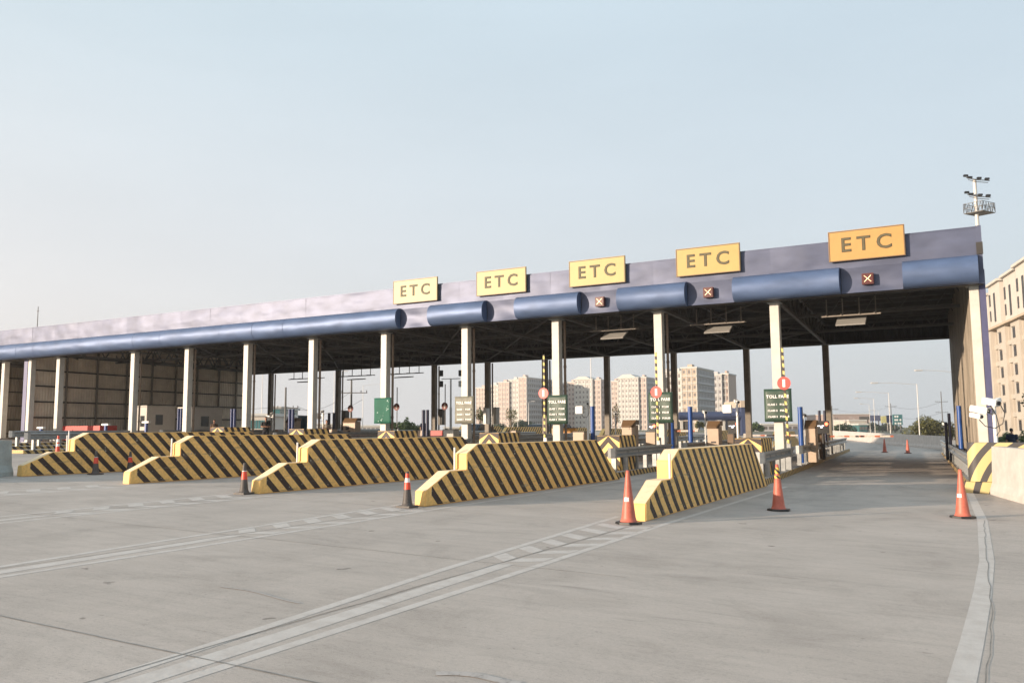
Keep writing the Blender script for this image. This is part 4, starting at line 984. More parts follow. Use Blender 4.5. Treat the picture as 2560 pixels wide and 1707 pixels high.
def R3_(p, r): return (p, r, r, r)
def person(label, x, y, z, rz, shirt, H=1.72, arms='down'):
    t = thing('person', label, 'person', (x, y, z), rz); s = H/1.72
    body = [[((0, 0, .92), .15, .11, .12), ((0, 0, 1.12), .135, .10, .12), ((0, .005, 1.33), .165, .11, .10), ((0, .01, 1.41), .10, .07, .05)],
            [R3_((0, .01, 1.40), .056), R3_((0, .0, 1.50), .054)],
            [((0, .0, 1.615), .073, .088, .10)], [((0, -.025, 1.565), .052, .062, .055)], [((0, -.088, 1.60), .013, .020, .022)], [((0, -.083, 1.555), .024, .010, .008)],
            [((-.075, .005, 1.605), .012, .018, .030)], [((.075, .005, 1.605), .012, .018, .030)]]
    shirtc = [[((0, 0, .93), .185, .145, .06), ((0, 0, 1.12), .17, .13, .12), ((0, .005, 1.32), .195, .13, .09), ((0, .01, 1.41), .12, .085, .04)]]
    tro = [[((0, 0, .96), .172, .135, .05), ((0, 0, .88), .17, .135, .08)]]
    for sd in (-1, 1):
        body.append([R3_((sd*.085, 0, .88), .085), R3_((sd*.10, -.01, .50), .056), R3_((sd*.10, .02, .10), .042), ((sd*.11, -.09, .04), .042, .07, .032)])
        tro.append([R3_((sd*.088, 0, .84), .100), R3_((sd*.10, -.01, .50), .075), R3_((sd*.10, .02, .09), .064)])
        if arms == 'down': A = [(sd*.19, .0, 1.37), (sd*.235, .02, 1.10), (sd*.25, -.04, .86)]; d = Vector((0, -.12, -1)).normalized(); sp = Vector((0, 1, 0))
        else: A = [(sd*.19, .0, 1.37), (sd*.245, -.03, 1.13), (sd*-.02, -.20, 1.15+sd*.02)]; d = Vector((-sd, 0, .0)); sp = Vector((0, -.2, 1)).normalized()
        body.append([R3_(A[0], .052), R3_(A[1], .042), R3_(A[2], .030)])
        shirtc.append([R3_(A[0], .068), R3_(tuple(Vector(A[0]).lerp(Vector(A[1]), .6)), .060)])
        hp = Vector(A[2])+d*.05; body.append([R3_(tuple(Vector(A[2])), .028), R3_(tuple(hp), .030)])
        for q in range(4):
            a_ = hp+sp*(.021*(q-1.5))+d*.02; ln2 = (.055, .066, .062, .048)[q]; body.append([R3_(tuple(a_), .0105), R3_(tuple(a_+d*ln2*.6), .010), R3_(tuple(a_+d*ln2+Vector((0, -.012, 0))), .009)])
        body.append([R3_(tuple(hp-sp*.028), .012), R3_(tuple(hp-sp*.052+d*.035), .0105)])
    blob_mesh('body', body, M['skin'], t, .0085, s)
    blob_mesh('shirt', shirtc, shirt, t, .014, s); blob_mesh('trousers', tro, M['trouser'], t, .014, s)
    blob_mesh('hair', [[((0, .022, 1.645), .080, .090, .086)]], M['hair'], t, .012, s)
    for sd in (-1, 1): blob_mesh('shoe', [[((sd*.105, -.02, .035), .048, .07, .04), ((sd*.115, -.10, .03), .045, .07, .032)]], M['black'], t, .012, s)
    for sd in (-1, 1): MB().lathe([(.001, .008), (.010, 0), (.001, -.008)], c=(sd*.030*s, -.081*s, 1.622*s), n=8, cap=False).build('eye', M['black'], t)
    return t
p = at(665, 1042, 34.5); person('man in a black shirt with folded arms standing on an island', p.x, 34.5, gz(p.x)+.17, .75, M['clothblack'], p.z-gz(p.x)-.17, 'fold')
p = at(536, 1049, 36); person('attendant in a brown shirt standing before the left end wall', p.x, 36, gz(p.x)+.17, .8, M['clothbrown'], p.z-gz(p.x)-.17, 'down')
p = at(817, 1049, 36); person('attendant in a pale patterned shirt beside the dark posts', p.x, 36, gz(p.x)+.17, .9, M['clothpale'], p.z-gz(p.x)-.17, 'fold')
p = at(1058, 1047, 44); person('man in dark navy clothes seen from the side between two dark posts', p.x, 44, gz(p.x)+.17, 1.4, M['clothnavy'], p.z-gz(p.x)-.17, 'down')
p = at(2528, 1070, 46); person('person in a navy shirt seen from behind, right of the canopy', p.x, 46, gz(p.x), 2.9, M['clothnavy'], p.z-gz(p.x), 'down')
# ------------------------------------------------------------------ haze
hz = MB(); hz.box(-420, 260, -60, 620, -2.5, 44); hzo = hz.build('haze', None)
hm = bpy.data.materials.new('haze_air'); hm.use_nodes = True; hn = hm.node_tree; hn.nodes.remove(hn.nodes['Principled BSDF'])
hv = hn.nodes.new('ShaderNodeVolumePrincipled'); hv.inputs['Color'].default_value = (.93, .94, .96, 1); hv.inputs['Density'].default_value = .0004; hv.inputs['Anisotropy'].default_value = .3
hn.links.new(hv.outputs[0], hn.nodes['Material Output'].inputs['Volume']); hzo.data.materials.clear(); hzo.data.materials.append(hm); hzo['kind'] = 'stuff'
# ------------------------------------------------------------------ masts, lamps, poles
def P_(px, d): # ground position at camera depth d
    lat = (px-1280)/FPX*d; return lat*math.cos(YA)-d*math.sin(YA), d*math.cos(YA)+lat*math.sin(YA)
def zof(px, py, X, Y):
    return at(px, py, Y).z
M['lampw'] = mat('white_lamp_pole', (.55, .53, .50), .5, .2, var=.05)
def street_lamp(label, px_, pt, d, arm=1.8, sd=-1, double=False):
    X, Y = P_(px_, d); z0 = gz(X); h = zof(px_, pt, X, Y)-z0
    t = thing('street_lamp', label, 'street lamp', (X, Y, z0), YA, 'white street lamps beyond the canopy'); r = max(.05, h*.0062)
    MB().tube([(0, 0, 0), (0, 0, h)], r*1.3, 8, r1=r*.7).build('pole', M['lampw'], t)
    for s_ in ((sd, -sd) if double else (sd,)):
        MB().tube([(0, 0, h-.05), (s_*arm*.5, 0, h+.12), (s_*arm, 0, h+.15)], r*.5, 6).build('arm', M['lampw'], t)
        MB().box(s_*arm-.45, s_*arm+.25, -.14, .14, h+.08, h+.2).build('lamp_head', M['lampw'], t, bevel=.02)
for a in (('street lamp with long arm left of the olive bush', 2291, 960, 85, 4.2, -1), ('street lamp rising before the billboards', 2219, 982, 115, 4., -1), ('third street lamp leftwards, near the white shop', 2181, 997, 150, 3, -1),
          ('small street lamp above the white shop', 2169, 1011, 190, 1.6, -1), ('small street lamp behind the third lamp', 2191, 1026, 240, 2, -1), ('tiny street lamp at the left end of the pale wall', 2078, 1037, 200, 1.5, -1),
          ('street lamp arm poking out from behind the right end wall', 2386, 929, 78, 3.2, -1), ('tall thin street lamp between the third and second columns', 1477, 895, 130, 2, 1),
          ('white lamp pole left of the rear column near the glass building', 655, 930, 120, 1.5, -1), ('double-armed lamp post left of the green tarpaulin', 907, 963, 130, 3, 1), ('thin lamp pole near the rear column pair', 835, 930, 140, 2, 1),
          ('short lamp post before the flats greenery', 1320, 1005, 160, 1., 1), ('tiny lamp post before the flats hedge', 1293, 1050, 150, .8, 1)):
    street_lamp(a[0], a[1], a[2], a[3], a[4], a[5])
for px_, pt, d in ((2130, 1045, 230), (2160, 1048, 260), (2200, 1045, 260), (2212, 1040, 250), (2093, 1050, 200)):
    street_lamp('tiny pale lamp post in the distance at pixel column %s' % {2130: 'left of the shop', 2160: 'before the shop', 2200: 'under the billboards', 2212: 'beside the green billboard', 2093: 'near the dark trees'}[px_].replace('at pixel column ', ''), px_, pt, d, .8)
for o in list(C.objects):
    if 'label' in o and 'pixel column' in o['label']: o['label'] = o['label'].replace('in the distance at pixel column ', '')
# high mast with platform
X, Y = P_(2469, 100); z0 = gz(X); H = zof(2441, 448, X, Y)-z0
t = thing('high_mast_light', 'tall floodlight mast with a caged platform behind the right end of the canopy', 'floodlight mast', (X, Y, z0), YA)
MB().tube([(0, 0, 0), (0, 0, H)], .34, 14, r1=.2).build('mast', M['lampw'], t)
zp = zof(2441, 533, X, Y)-z0
b = MB(); pl_ = [(-1.6, .0), (-.3, -1.1), (2.1, -.5), (.9, .9)]
pl_ = [(-1.45, .2), (-.1, -1.5), (2.1, -.3), (.8, 1.4)]
b.add([(x, y, zp) for x, y in pl_]+[(x, y, zp-.08) for x, y in pl_], [(0, 1, 2, 3), (7, 6, 5, 4)]+[(i, (i+1) % 4, 4+(i+1) % 4, 4+i) for i in range(4)]); b.build('platform', M['steel2'], t)
b = MB()
for i in range(4):
    a = Vector((*pl_[i], zp)); c = Vector((*pl_[(i+1) % 4], zp)); u = Vector((0, 0, 1.15)); ct = Vector((.2, 0, 0)); o1 = (a-Vector((.2, 0, zp))).normalized()*.25
    b.bar(a+u, c+u, .05); b.bar(a+u*.5, c+u*.5, .035); b.bar(a, a+u, .05)
    for q in range(5): b.bar(a+(c-a)*(q/5), a+(c-a)*((q+.5)/5)+u, .035); b.bar(a+(c-a)*((q+.5)/5)+u, a+(c-a)*((q+1)/5), .035)
b.build('railing', M['steel2'], t)
for zz, nm in ((H-.1, 'a'), (zof(2441, 492, X, Y)-z0, 'b')):
    b = MB(); b.bar((-1.1, -.2, zz+.25), (-.1, -.5, zz-.1), .08); b.bar((-.1, -.5, zz-.1), (1.9, .1, zz-.05), .08); b.bar((-.1, -.5, zz-.35), (1.7, .1, zz-.3), .06); b.bar((-.9, -.2, zz), (-.1, -.5, zz-.35), .06); b.build('lamp_frame', M['steel2'], t)
    for lx, ly, lz in ((-1.15, -.2, .5), (-.7, -.3, .25), (.35, -.4, .12), (1.55, 0, .15)):
        MB().box(-.26, .26, -.15, .15, -.13, .13).build('floodlight', M['black'], t, bevel=.03, loc=(lx, ly, zz+lz))
# portable light tower
X, Y = at(1127, 1065, 56).x, 56; z0 = gz(X); t = thing('light_tower', 'portable light tower with four square floodlights left of the faded fare sign', 'light tower', (X, Y, z0), YA)
H = zof(1127, 947, X, Y)-z0
MB().tube([(0, 0, 0), (0, 0, H*.55)], .10, 10).tube([(0, 0, H*.55), (0, 0, H)], .07, 10).build('mast', M['lampw'], t)
MB().bar((-.75, 0, H), (.75, 0, H+.02), .07).build('crossbar', M['lampw'], t)
for sx_ in (-.78, .78):
    for dz in (.45, -.4): MB().box(-.17, .17, -.09, .09, -.24, .24).build('floodlight', M['black'] if not (sx_ > 0 and dz < 0) else M['dkwhite'], t, bevel=.02, loc=(sx_, 0, H+dz))
MB().box(-.6, .6, -.4, .4, 0, .9).build('generator_box', M['dkwhite'], t, bevel=.03)
# utility poles and wires
def upole(label, px_, pt, d, arms):
    X, Y = P_(px_, d); z0 = gz(X); h = zof(px_, pt, X, Y)-z0; t = thing('utility_pole', label, 'utility pole', (X, Y, z0), YA, 'utility poles in the distance')
    MB().tube([(0, 0, 0), (0, 0, h)], .17, 8, r1=.1).build('pole', M['steel2'], t)
    b = MB()
    for z, wd in arms: b.bar((-wd/2, 0, h+z), (wd/2, 0, h+z), .1)
    b.build('crossarm', M['steel2'], t)
    b = MB()
    for z, wd in arms:
        for q in (-.48, -.3, .3, .48): b.tube([(wd*q, 0, h+z+.05), (wd*q, 0, h+z+.3)], .05, 6)
    b.build('insulator', M['steel'], t)
    return Vector((X, Y, z0+h))
w1 = upole('thin utility pole with crossarm left of a white column', 714, 968, 105, [(-2.6, 3.2)])
w2 = upole('utility pole with crossarms right of the rear column pair', 878, 950, 105, [(-1.6, 4), (-7.5, 3)])
w3 = upole('utility pole near the green billboard', 2223, 1008, 260, [(-1, 3.5), (-4, 3.5)])
w4 = upole('utility pole behind the nearest fare sign machines', 2076, 1014, 230, [(-1, 3.5), (-3.5, 3)])
w5 = upole('tall utility pole above the olive bush', 2350, 978, 240, [(-3, 3.5), (-6, 3.5)])
wires = [(Vector((w1.x-55, w1.y-8, w1.z-1)), w1+Vector((0, 0, -2.4))), (w1+Vector((0, 0, -2.4)), w2+Vector((0, 0, -1.4))), (w1+Vector((1, 1, -2.4)), w2+Vector((1, 1, -2.4))), (w4+Vector((0, 0, -1)), w3+Vector((0, 0, -1))), (w4+Vector((0, 0, -3.4)), w3+Vector((0, 0, -4))), (w3+Vector((0, 0, -1)), w5+Vector((0, 0, -3))), (w3+Vector((0, 0, -4)), w5+Vector((0, 0, -6)))]
for k, (a, c) in enumerate(wires):
    b = MB(); b.tube([a+(c-a)*(q/10)-Vector((0, 0, 1.3*math.sin(math.pi*q/10))) for q in range(11)], .018 if k < 4 else .03, 4)
    tag(b.build('power_line', M['steel'], fix=False), 'thin sagging overhead wire between the distant utility poles', 'power line', 'overhead wires between the utility poles')
# antenna mast left
X, Y = P_(84, 110); z0 = gz(X); t = thing('antenna_mast', 'thin antenna mast above the left end of the canopy', 'antenna mast', (X, Y, z0)); H = zof(84, 768, X, Y)-z0
MB().tube([(0, 0, 0), (0, 0, H)], .12, 6, r1=.04).build('mast', M['steel2'], t); MB().bar((-.2, 0, H-.6), (.2, 0, H-.6), .08).build('antenna', M['steel2'], t)
# ------------------------------------------------------------------ trees and greenery
def leafmat(name, c1, c2):
    return mat(name, c1, .7, var=.25, vs=.9, col2=c2, v2=.45)
M['olive'] = leafmat('olive_leaves', (.060, .064, .018), (.125, .120, .035)); M['green'] = leafmat('green_leaves', (.035, .065, .018), (.085, .125, .035)); M['dgreen'] = leafmat('dark_leaves', (.018, .035, .014), (.045, .07, .025))
M['bark'] = mat('bark', (.14, .11, .08), .9, var=.2)
def crown(parent, lobes, n, size, m, seed, name='crown'):
    rnd = random.Random(seed); b = MB(); tot = sum(l[3]*l[4]*l[5] for l in lobes)
    for (cx, cy, cz, rx, ry, rz) in lobes:
        k = int(n*(rx*ry*rz)/tot)
        for _ in range(k):
            while True:
                u = Vector((rnd.uniform(-1, 1), rnd.uniform(-1, 1), rnd.uniform(-1, 1)))
                if .05 < u.length < 1: break
            u = u.normalized()*(u.length**.45)*rnd.uniform(.82, 1.08)
            p = Vector((cx+u.x*rx, cy+u.y*ry, cz+u.z*rz)); s = size*rnd.uniform(.6, 1.4)
            a = Vector((rnd.gauss(0, 1), rnd.gauss(0, 1), rnd.gauss(0, 1))).normalized(); c = a.orthogonal().normalized()*s*.5; a = a*s
            b.add([p-a*.5, p+c*.6, p+a*.5, p-c*.6], [(0, 1, 2, 3)])
    return b.build(name, m, parent, fix=False)
def tree(label, px_, d, pt, wd_px, m, cat='tree', kind='tree', n=1400, leaf=None, seed=1, low=.1, name='tree', group=None, thin=False, pb=None):
    X, Y = P_(px_, d); z0 = gz(X); H = zof(px_, pt, X, Y)-z0; W = wd_px/FPX*d
    t = thing(name, label, cat, (X, Y, z0), YA, group); rnd = random.Random(seed)
    b = MB(); b.tube([(0, 0, 0), (.05*W*rnd.uniform(-1, 1), 0, H*.35), (.05*W, 0, H*.7)], max(.06, H*.022), 8, r1=max(.03, H*.01))
    lobes = []; nl = 9 if not thin else 6
    for k in range(nl):
        fx_ = -1+2*(k+.5)/nl; cx = fx_*W*.36+rnd.uniform(-.05, .05)*W; cz = H*(low+(1-low)*(.42+.22*rnd.random())*(1-.3*fx_*fx_)); 
        lobes.append((cx, rnd.uniform(-.2, .2)*W, cz, W*rnd.uniform(.14, .22), W*rnd.uniform(.16, .24), H*(1-low)*rnd.uniform(.22, .34)))
        b.tube([(0, 0, H*.2), (cx*.5, 0, (cz+H*.2)*.55), (cx, lobes[-1][1], cz)], max(.03, H*.01), 5, r1=.02)
    b.build('trunk', M['bark'], t)
    crown(t, lobes, n, leaf or max(.12, W*.05), m, seed)
    return t
tree('wide olive-green bush behind the pale wall, left of the right end wall', 2312, 118, 1030, 122, M['olive'], n=5200, leaf=.26, seed=3, low=-.25, cat='bush', name='bush')
tree('smaller darker bush just left of the right end wall', 2372, 108, 1048, 36, M['olive'], n=1200, leaf=.22, seed=4, low=-.2, cat='bush', name='bush')
tree('dark green tree clump left of the white shop', 2105, 210, 1053, 55, M['dgreen'], n=900, leaf=.5, seed=5, low=-.2)
tree('dark green trees behind the billboards, left part', 2165, 300, 1053, 60, M['dgreen'], n=900, leaf=.7, seed=6, low=-.2)
tree('dark green trees behind the billboards, right part', 2212, 290, 1055, 70, M['dgreen'], n=900, leaf=.7, seed=7, low=-.2)
tree('green shrub right of the green tarpaulin column', 1012, 90, 1038, 52, M['green'], n=1500, leaf=.2, seed=8, low=-.1, cat='shrub', name='shrub')
tree('green shrub behind the green tarpaulin', 982, 88, 1044, 40, M['green'], n=1000, leaf=.2, seed=9, low=-.1, cat='shrub', name='shrub')
tree('low green shrub left of the dark posts', 1045, 92, 1058, 40, M['green'], n=900, leaf=.2, seed=10, low=-.1, cat='shrub', name='shrub')
tree('slender sparse tree at the left edge of the flats', 1200, 95, 1008, 26, M['olive'], n=520, leaf=.17, seed=11, low=.3, thin=True)
tree('slender sparse tree before the peach tower of the flats', 1276, 110, 1002, 34, M['olive'], n=420, leaf=.17, seed=12, low=.2, thin=True)
tree('sparse tree standing left of the tall thin lamp, before the flats', 1537, 120, 1000, 24, M['olive'], n=420, leaf=.18, seed=13, low=.25, thin=True)
tree('dark green hedge clump at the foot of the flats, left', 1248, 260, 1053, 44, M['dgreen'], n=800, leaf=.6, seed=14, low=-.2, cat='hedge', name='hedge')
tree('dark green hedge clump at the foot of the flats, middle', 1308, 250, 1045, 64, M['dgreen'], n=1100, leaf=.6, seed=15, low=-.2, cat='hedge', name='hedge')
tree('dark green hedge clump left of the third column arm', 1345, 250, 1055, 30, M['dgreen'], n=600, leaf=.6, seed=16, low=-.2, cat='hedge', name='hedge')
tree('grey-green trees between second column and nearest column', 1885, 200, 1052, 40, M['green'], n=900, leaf=.5, seed=17, low=-.2)
tree('small palm-like tree under the distant blue canopy', 1745, 190, 1050, 26, M['olive'], n=500, leaf=.5, seed=18, low=.2)
tree('bright green hedge behind the person at the right edge', 2505, 72, 1073, 60, M['green'], n=2200, leaf=.16, seed=19, low=-.3, cat='hedge', name='hedge')
tree('bright green hedge cut by the right edge of the photo', 2558, 70, 1068, 56, M['green'], n=2200, leaf=.16, seed=20, low=-.3, cat='hedge', name='hedge')
tree('leafy branch of a tree reaching in at the right edge', 2590, 60, 940, 80, M['dgreen'], n=1600, leaf=.2, seed=21, low=.45)
# ------------------------------------------------------------------ buildings
UNIT = {}
def winunit(m):
    if m.name not in UNIT:
        b = MB(); b.box(-.5, .5, -.06, .0, -.5, .5); o = b.build('window', m); UNIT[m.name] = o.data; bpy.data.objects.remove(o)
    return UNIT[m.name]
def windows(parent, rects, m, frame=None, name='window', budget=[100]):
    """rects: (x, y, z, width, height, facing angle)"""
    rest = MB(); 
    for k, (x, y, z, wd, h, a) in enumerate(rects):
        if k < 100:
            o = bpy.data.objects.new(name, winunit(m)); C.objects.link(o); o.parent = parent; o.location = (x, y, z); o.scale = (wd, 1, h); o.rotation_euler.z = a
        else:
            ca, sa = math.cos(a), math.sin(a)
            vs = [(x+lx*ca-ly*sa, y+lx*sa+ly*ca, z+lz) for lz in (-h/2, h/2) for ly in (-.06, 0) for lx in (-wd/2, wd/2)]
            rest.add(vs, [(0, 2, 3, 1), (4, 5, 7, 6), (0, 1, 5, 4), (2, 6, 7, 3), (0, 4, 6, 2), (1, 3, 7, 5)])
    if rest.v: o = rest.build(name, m, parent); o['kind'] = 'stuff'
M['peach'] = mat('peach_wall', (.50, .385, .33), .8, var=.06, vs=.1); M['cream'] = mat('cream_wall', (.54, .52, .485), .8, var=.05, vs=.1)
M['tan'] = mat('tan_wall', (.44, .36, .28), .8, var=.06, vs=.1); M['greyw'] = mat('grey_wall', (.42, .41, .41), .8, var=.06, vs=.1); M['brick'] = mat('terracotta_panel', (.36, .17, .12), .8, var=.1)
M['brick2'] = mat('pale_terracotta', (.44, .33, .27), .8, var=.08, vs=.1); M['pane'] = mat('far_window', (.13, .115, .11), .4, var=.2); M['ledge'] = mat('pale_ledge', (.52, .51, .48), .8, var=.05)
M['raw'] = mat('unfinished_wall', (.45, .405, .345), .85, var=.08, vs=.3, bump=.2); M['rawwhite'] = mat('white_render', (.50, .46, .41), .85, var=.06, vs=.4); M['rawtan'] = mat('balcony_wall', (.44, .35, .26), .85, var=.08, vs=.5)
def flats(label, blocks, d, floors, sidew, side_m, gable=None):
    """blocks: (px0, px1, ptop, material, y offset) of the sunlit front; every block is a real box, the last right flank is grey, shade put into its colour"""
    px_m = (blocks[0][0]+blocks[-1][1])/2; X, Y = P_(px_m, d); z0 = gz(X)
    t = thing('apartment_block', label, 'apartment block', (X, Y, z0), 0, 'apartment blocks behind the toll plaza')
    rects = []
    for bi, (a, c, pt, m, off) in enumerate(blocks):
        x0 = at(a, 1000, Y+off).x-X; x1 = at(c, 1000, Y+off).x-X; H = zof(px_m, pt, X, Y)-z0; last = bi == len(blocks)-1
        dep = 12
        if last and sidew > 4:
            rr = ray(c+sidew, 1000); dep = (x1+X)*rr.y/rr.x-Y-off
        w_ = MB(); w_.box(x0, x1-(0 if last else .003), off, off+dep, 0, H)
        fh = H/floors; nw = max(2, int(round((x1-x0)/1.8)))
        w_.m = 1
        for k in range(nw+1):
            xx = x0+.12+(x1-x0-.24)*k/nw; w_.box(xx-.1, xx+.1, off-.18, off-.002, 0, H-.1)
        for f in range(floors):
            for k in range(nw): rects.append((x0+(k+.5)*(x1-x0)/nw, off-.01, fh*(f+.55), (x1-x0)/nw*.36, fh*(.5 if (k+f*0) % 2 else .38), 0))
            w_.box(x0+.1, x1-.1, off-.34, off-.19, fh*f-.12, fh*f+.12)
        w_.build('wall', [m, M['ledge']], t)
        MB().box(x0-.3, x1+.2, off-.35, off+dep+.3, H+.003, H+.5).build('roof', M['ledge'], t)
        MB().box(x0+(x1-x0)*.3, x0+(x1-x0)*.6, off+2, off+5, H+.5, H+1.6).build('roof_house', m, t)
        if last and sidew > 4:
            sd_ = MB(); sd_.box(x1+.003, x1+.25, off+.6, off+dep, 0, H-.4)
            n2 = max(2, int(round(dep/2.0)))
            for f in range(floors):
                for k in range(n2): rects.append((x1+.26, off+.6+(k+.5)*(dep-.6)/n2, fh*(f+.55), dep/n2*.45, fh*.5, math.pi/2))
                sd_.box(x1+.251, x1+.7, off+.8, off+dep, fh*f-.1, fh*f+.12)
            sd_.build('wall', side_m, t)  # flank panel in grey, its shade put into the wall colour
    random.Random(3).shuffle(rects); windows(t, rects, M['pane'])
    if gable:
        a, c, pt, pk = gable; x0 = at(a, 1000, Y).x-X; xx = at(c, 1000, Y).x-X; Hh = zof(px_m, pt, X, Y)-z0; Hp = zof(px_m, pk, X, Y)-z0
        g_ = MB(); o = -1.6; g_.add([(x0, o, Hh), ((x0+xx)/2-2, o, Hp), ((x0+xx)/2+2, o, Hp), (xx, o, Hh), (x0, 8, Hh), ((x0+xx)/2-2, 8, Hp), ((x0+xx)/2+2, 8, Hp), (xx, 8, Hh)], [(3, 2, 1, 0), (4, 5, 6, 7), (0, 1, 5, 4), (1, 2, 6, 5), (2, 3, 7, 6)])
        g_.build('gable', M['cream'], t)
    return t
flats('peach and cream flats with stepped roofline at the left of the estate', [(1190, 1222, 968, M['peach'], 3), (1222, 1246, 962, M['cream'], 4), (1246, 1273, 957, M['peach'], 1), (1273, 1297, 951, M['cream'], 2), (1297, 1317, 947, M['peach'], 0)], 400, 10, 64, M['greyw'])
flats('peach and cream gabled flats between the third column and the second', [(1398, 1422, 958, M['greyw'], 4), (1420.2, 1437, 956, M['peach'], 0), (1437, 1482, 950, M['cream'], -1), (1482, 1503, 952, M['peach'], 0)], 410, 10, 22, M['greyw'], gable=(1437, 1482, 950, 942))  # first block grey, the shade on it put into the wall colour
flats('peach and cream gabled flats left of the second column', [(1528, 1545, 953, M['peach'], 0), (1545, 1597, 946, M['cream'], -1), (1597, 1617, 946, M['peach'], 0)], 400, 10, 34, M['greyw'], gable=(1545, 1597, 946, 936))
flats('tan and grey flats right of the second column, larger than the others', [(1648, 1682, 930, M['greyw'], 1), (1682, 1705, 931, M['cream'], 0), (1705, 1744, 923, M['tan'], -2)], 300, 8, 42, M['greyw'])
flats('grey flats with terracotta top panel, rightmost of the distant estate', [(1774, 1806, 938, M['greyw'], 0), (1806, 1823, 936, M['brick2'], 1)], 330, 8, 3, M['greyw'])
# near, unfinished building at the right edge
def unfinished():
    X0, Y0 = 2.2, 177.; t = thing('apartment_block', 'cream unfinished apartment block with open balconies at the right edge', 'apartment block', (X0, Y0, gz(X0)), math.radians(-78.5))
    # local: +x towards the camera along the facade, -y is the outward (road) side... facade normal is local -y
    rects = []; L_ = 62; FH = 2.95; NF = 6; base = .6
    zc = base+NF*FH+.2
    lm = MB(); led = MB(); wh = MB(); bk = MB()
    u = 0; seq = []
    seq.append(('bay', 0, 8.2)); u = 8.2
    while u < L_: seq += [('bal', u, u+3.6), ('mid', u+3.6, u+8.6)]; u += 8.6
    for kind, a, c in seq:
        y0 = {'bay': -.6, 'bal': 0, 'mid': -.35}[kind]
        if kind == 'bal':
            bk.box(a, c, 1.8, 12, 0, zc)
            for f in range(NF):
                z = base+f*FH
                lm.box(a, c, y0, 1.79, z-.18, z+.02)           # slab
                lm.box(a, c, y0, y0+.14, z+.021, z+.55)         # parapet upstand
                lm.box(a, a+.15, y0+.15, 1.79, z+.021, z+FH-.19)
                rects.append(((c-.55), 1.79, z+1.25, .95, 2.3, 0))
        else:
            lm.box(a, c, y0, 12, -.3, zc)
            for f in range(NF):
                z = base+f*FH; xs_ = (a+2.3, a+5.6) if kind == 'bay' else ((a+c)/2-.6,)
                for x in xs_: rects.append((x, y0-.001, z+1.35, 1.35, 1.65, 0)); 
                lm.box(xs_[0]-.9, xs_[-1]+.9, y0-.28, y0-.002, z+2.3, z+2.42)
    lm.build('wall', M['raw'], t); bk.build('balcony_wall', M['rawtan'], t)
    MB().box(-.3, L_+.3, -1.0, 12.2, zc+.003, zc+.35).build('cornice', M['rawtan'], t)
    k = 0
    for kind, a, c in seq:
        if kind == 'bal': continue
        top = zc+6.3+(.8 if k else 0)+.2*min(k, 3); y0 = -.7 if k % 2 == 0 else -1.0
        wh.box(a-(.0 if kind == 'bay' else 1.1), c+(.3 if kind == 'bay' else 1.1), y0, 12, zc+.36, top)
        wh.box(a-.4-(.0 if kind == 'bay' else 1.1), c+.6+(.0 if kind == 'bay' else 1.1), y0-.5, 12, top+.003, top+.4)
        for x in ((a+2.3, a+5.0) if kind == 'bay' else ((a+c)/2,)): rects.append((x, y0-.001, zc+3.4, 1.0, 4.9, 0))
        if kind == 'mid': rects.append((a-.5, y0-.002, zc+4.9, .9, 2.0, 0)); rects.append((a-.5, y0-.002, zc+2.2, .7, 1.8, 0))
        k += 1
    wh.box(8.5, L_, .3, 11, zc+.36, zc+6.2)
    wh.build('upper_wall', M['rawwhite'], t)
    windows(t, rects, mat('dark_opening', (.035, .03, .028), .5, var=.3, vs=1))
unfinished()
# distant low buildings, second plaza, billboards
def lowb(name, label, cat, px0, px1, pt, d, m, dep=10, wins=0, roofm=None, wm=None, grp=None):
    X, Y = P_((px0+px1)/2, d); z0 = gz(X); H = zof((px0+px1)/2, pt, X, Y)-z0; wd = (px1-px0)/FPX*d/2
    t = thing(name, label, cat, (X, Y, z0), YA, grp)
    MB().box(-wd, wd, 0, dep, -1, H).build('wall', m, t); MB().box(-wd-.3, wd+.3, -.3, dep+.3, H+.003, H+.35).build('roof', roofm or M['ledge'], t)
    if wins:
        rr = [(-wd+(k+.5)*2*wd/wins, -.01, H*.55, 2*wd/wins*.7, H*.45, 0) for k in range(wins)]; windows(t, rr, wm or M['pane'])
    return t
lowb('warehouse', 'long low brownish-pink warehouse on the horizon right of the nearest column', 'warehouse', 2064, 2170, 1036, 420, mat('pinkish_sheet', (.33, .25, .22), .8, var=.05), 30, 0)
lowb('shop', 'small white shop building behind the pale wall', 'shop', 2118, 2158, 1052, 230, M['rawwhite'], 12, 5, wm=M['teal'])
lowb('shop_annex', 'low grey-blue annex of shops under the dark billboard', 'shop', 2142, 2162, 1062, 215, M['teal'], 8, 3)
lowb('glass_building', 'teal glass-fronted building left of the rear columns', 'building', 618, 682, 1040, 110, M['rawwhite'], 15, 9, wm=M['teal'])
lowb('glass_building', 'pale green net-covered building right of the man in black', 'building', 682, 700, 1022, 118, M['teal'], 10, 3)
for a, c, pt, m, lb in ((712, 800, 1070, M['greyw'], 'low grey building on the horizon left of the kiosk'), (895, 960, 1066, M['cream'], 'low cream building behind the green tarpaulin column'), (780, 860, 1062, M['greyw'], 'low grey building behind the pale-shirted attendant'), (1110, 1180, 1070, M['cream'], 'low pale building behind the light tower'), (1900, 1990, 1062, M['greyw'], 'low grey sheds behind the nearest column')):
    lowb('low_building', lb, 'building', a, c, pt, 210, m, 12, 6)
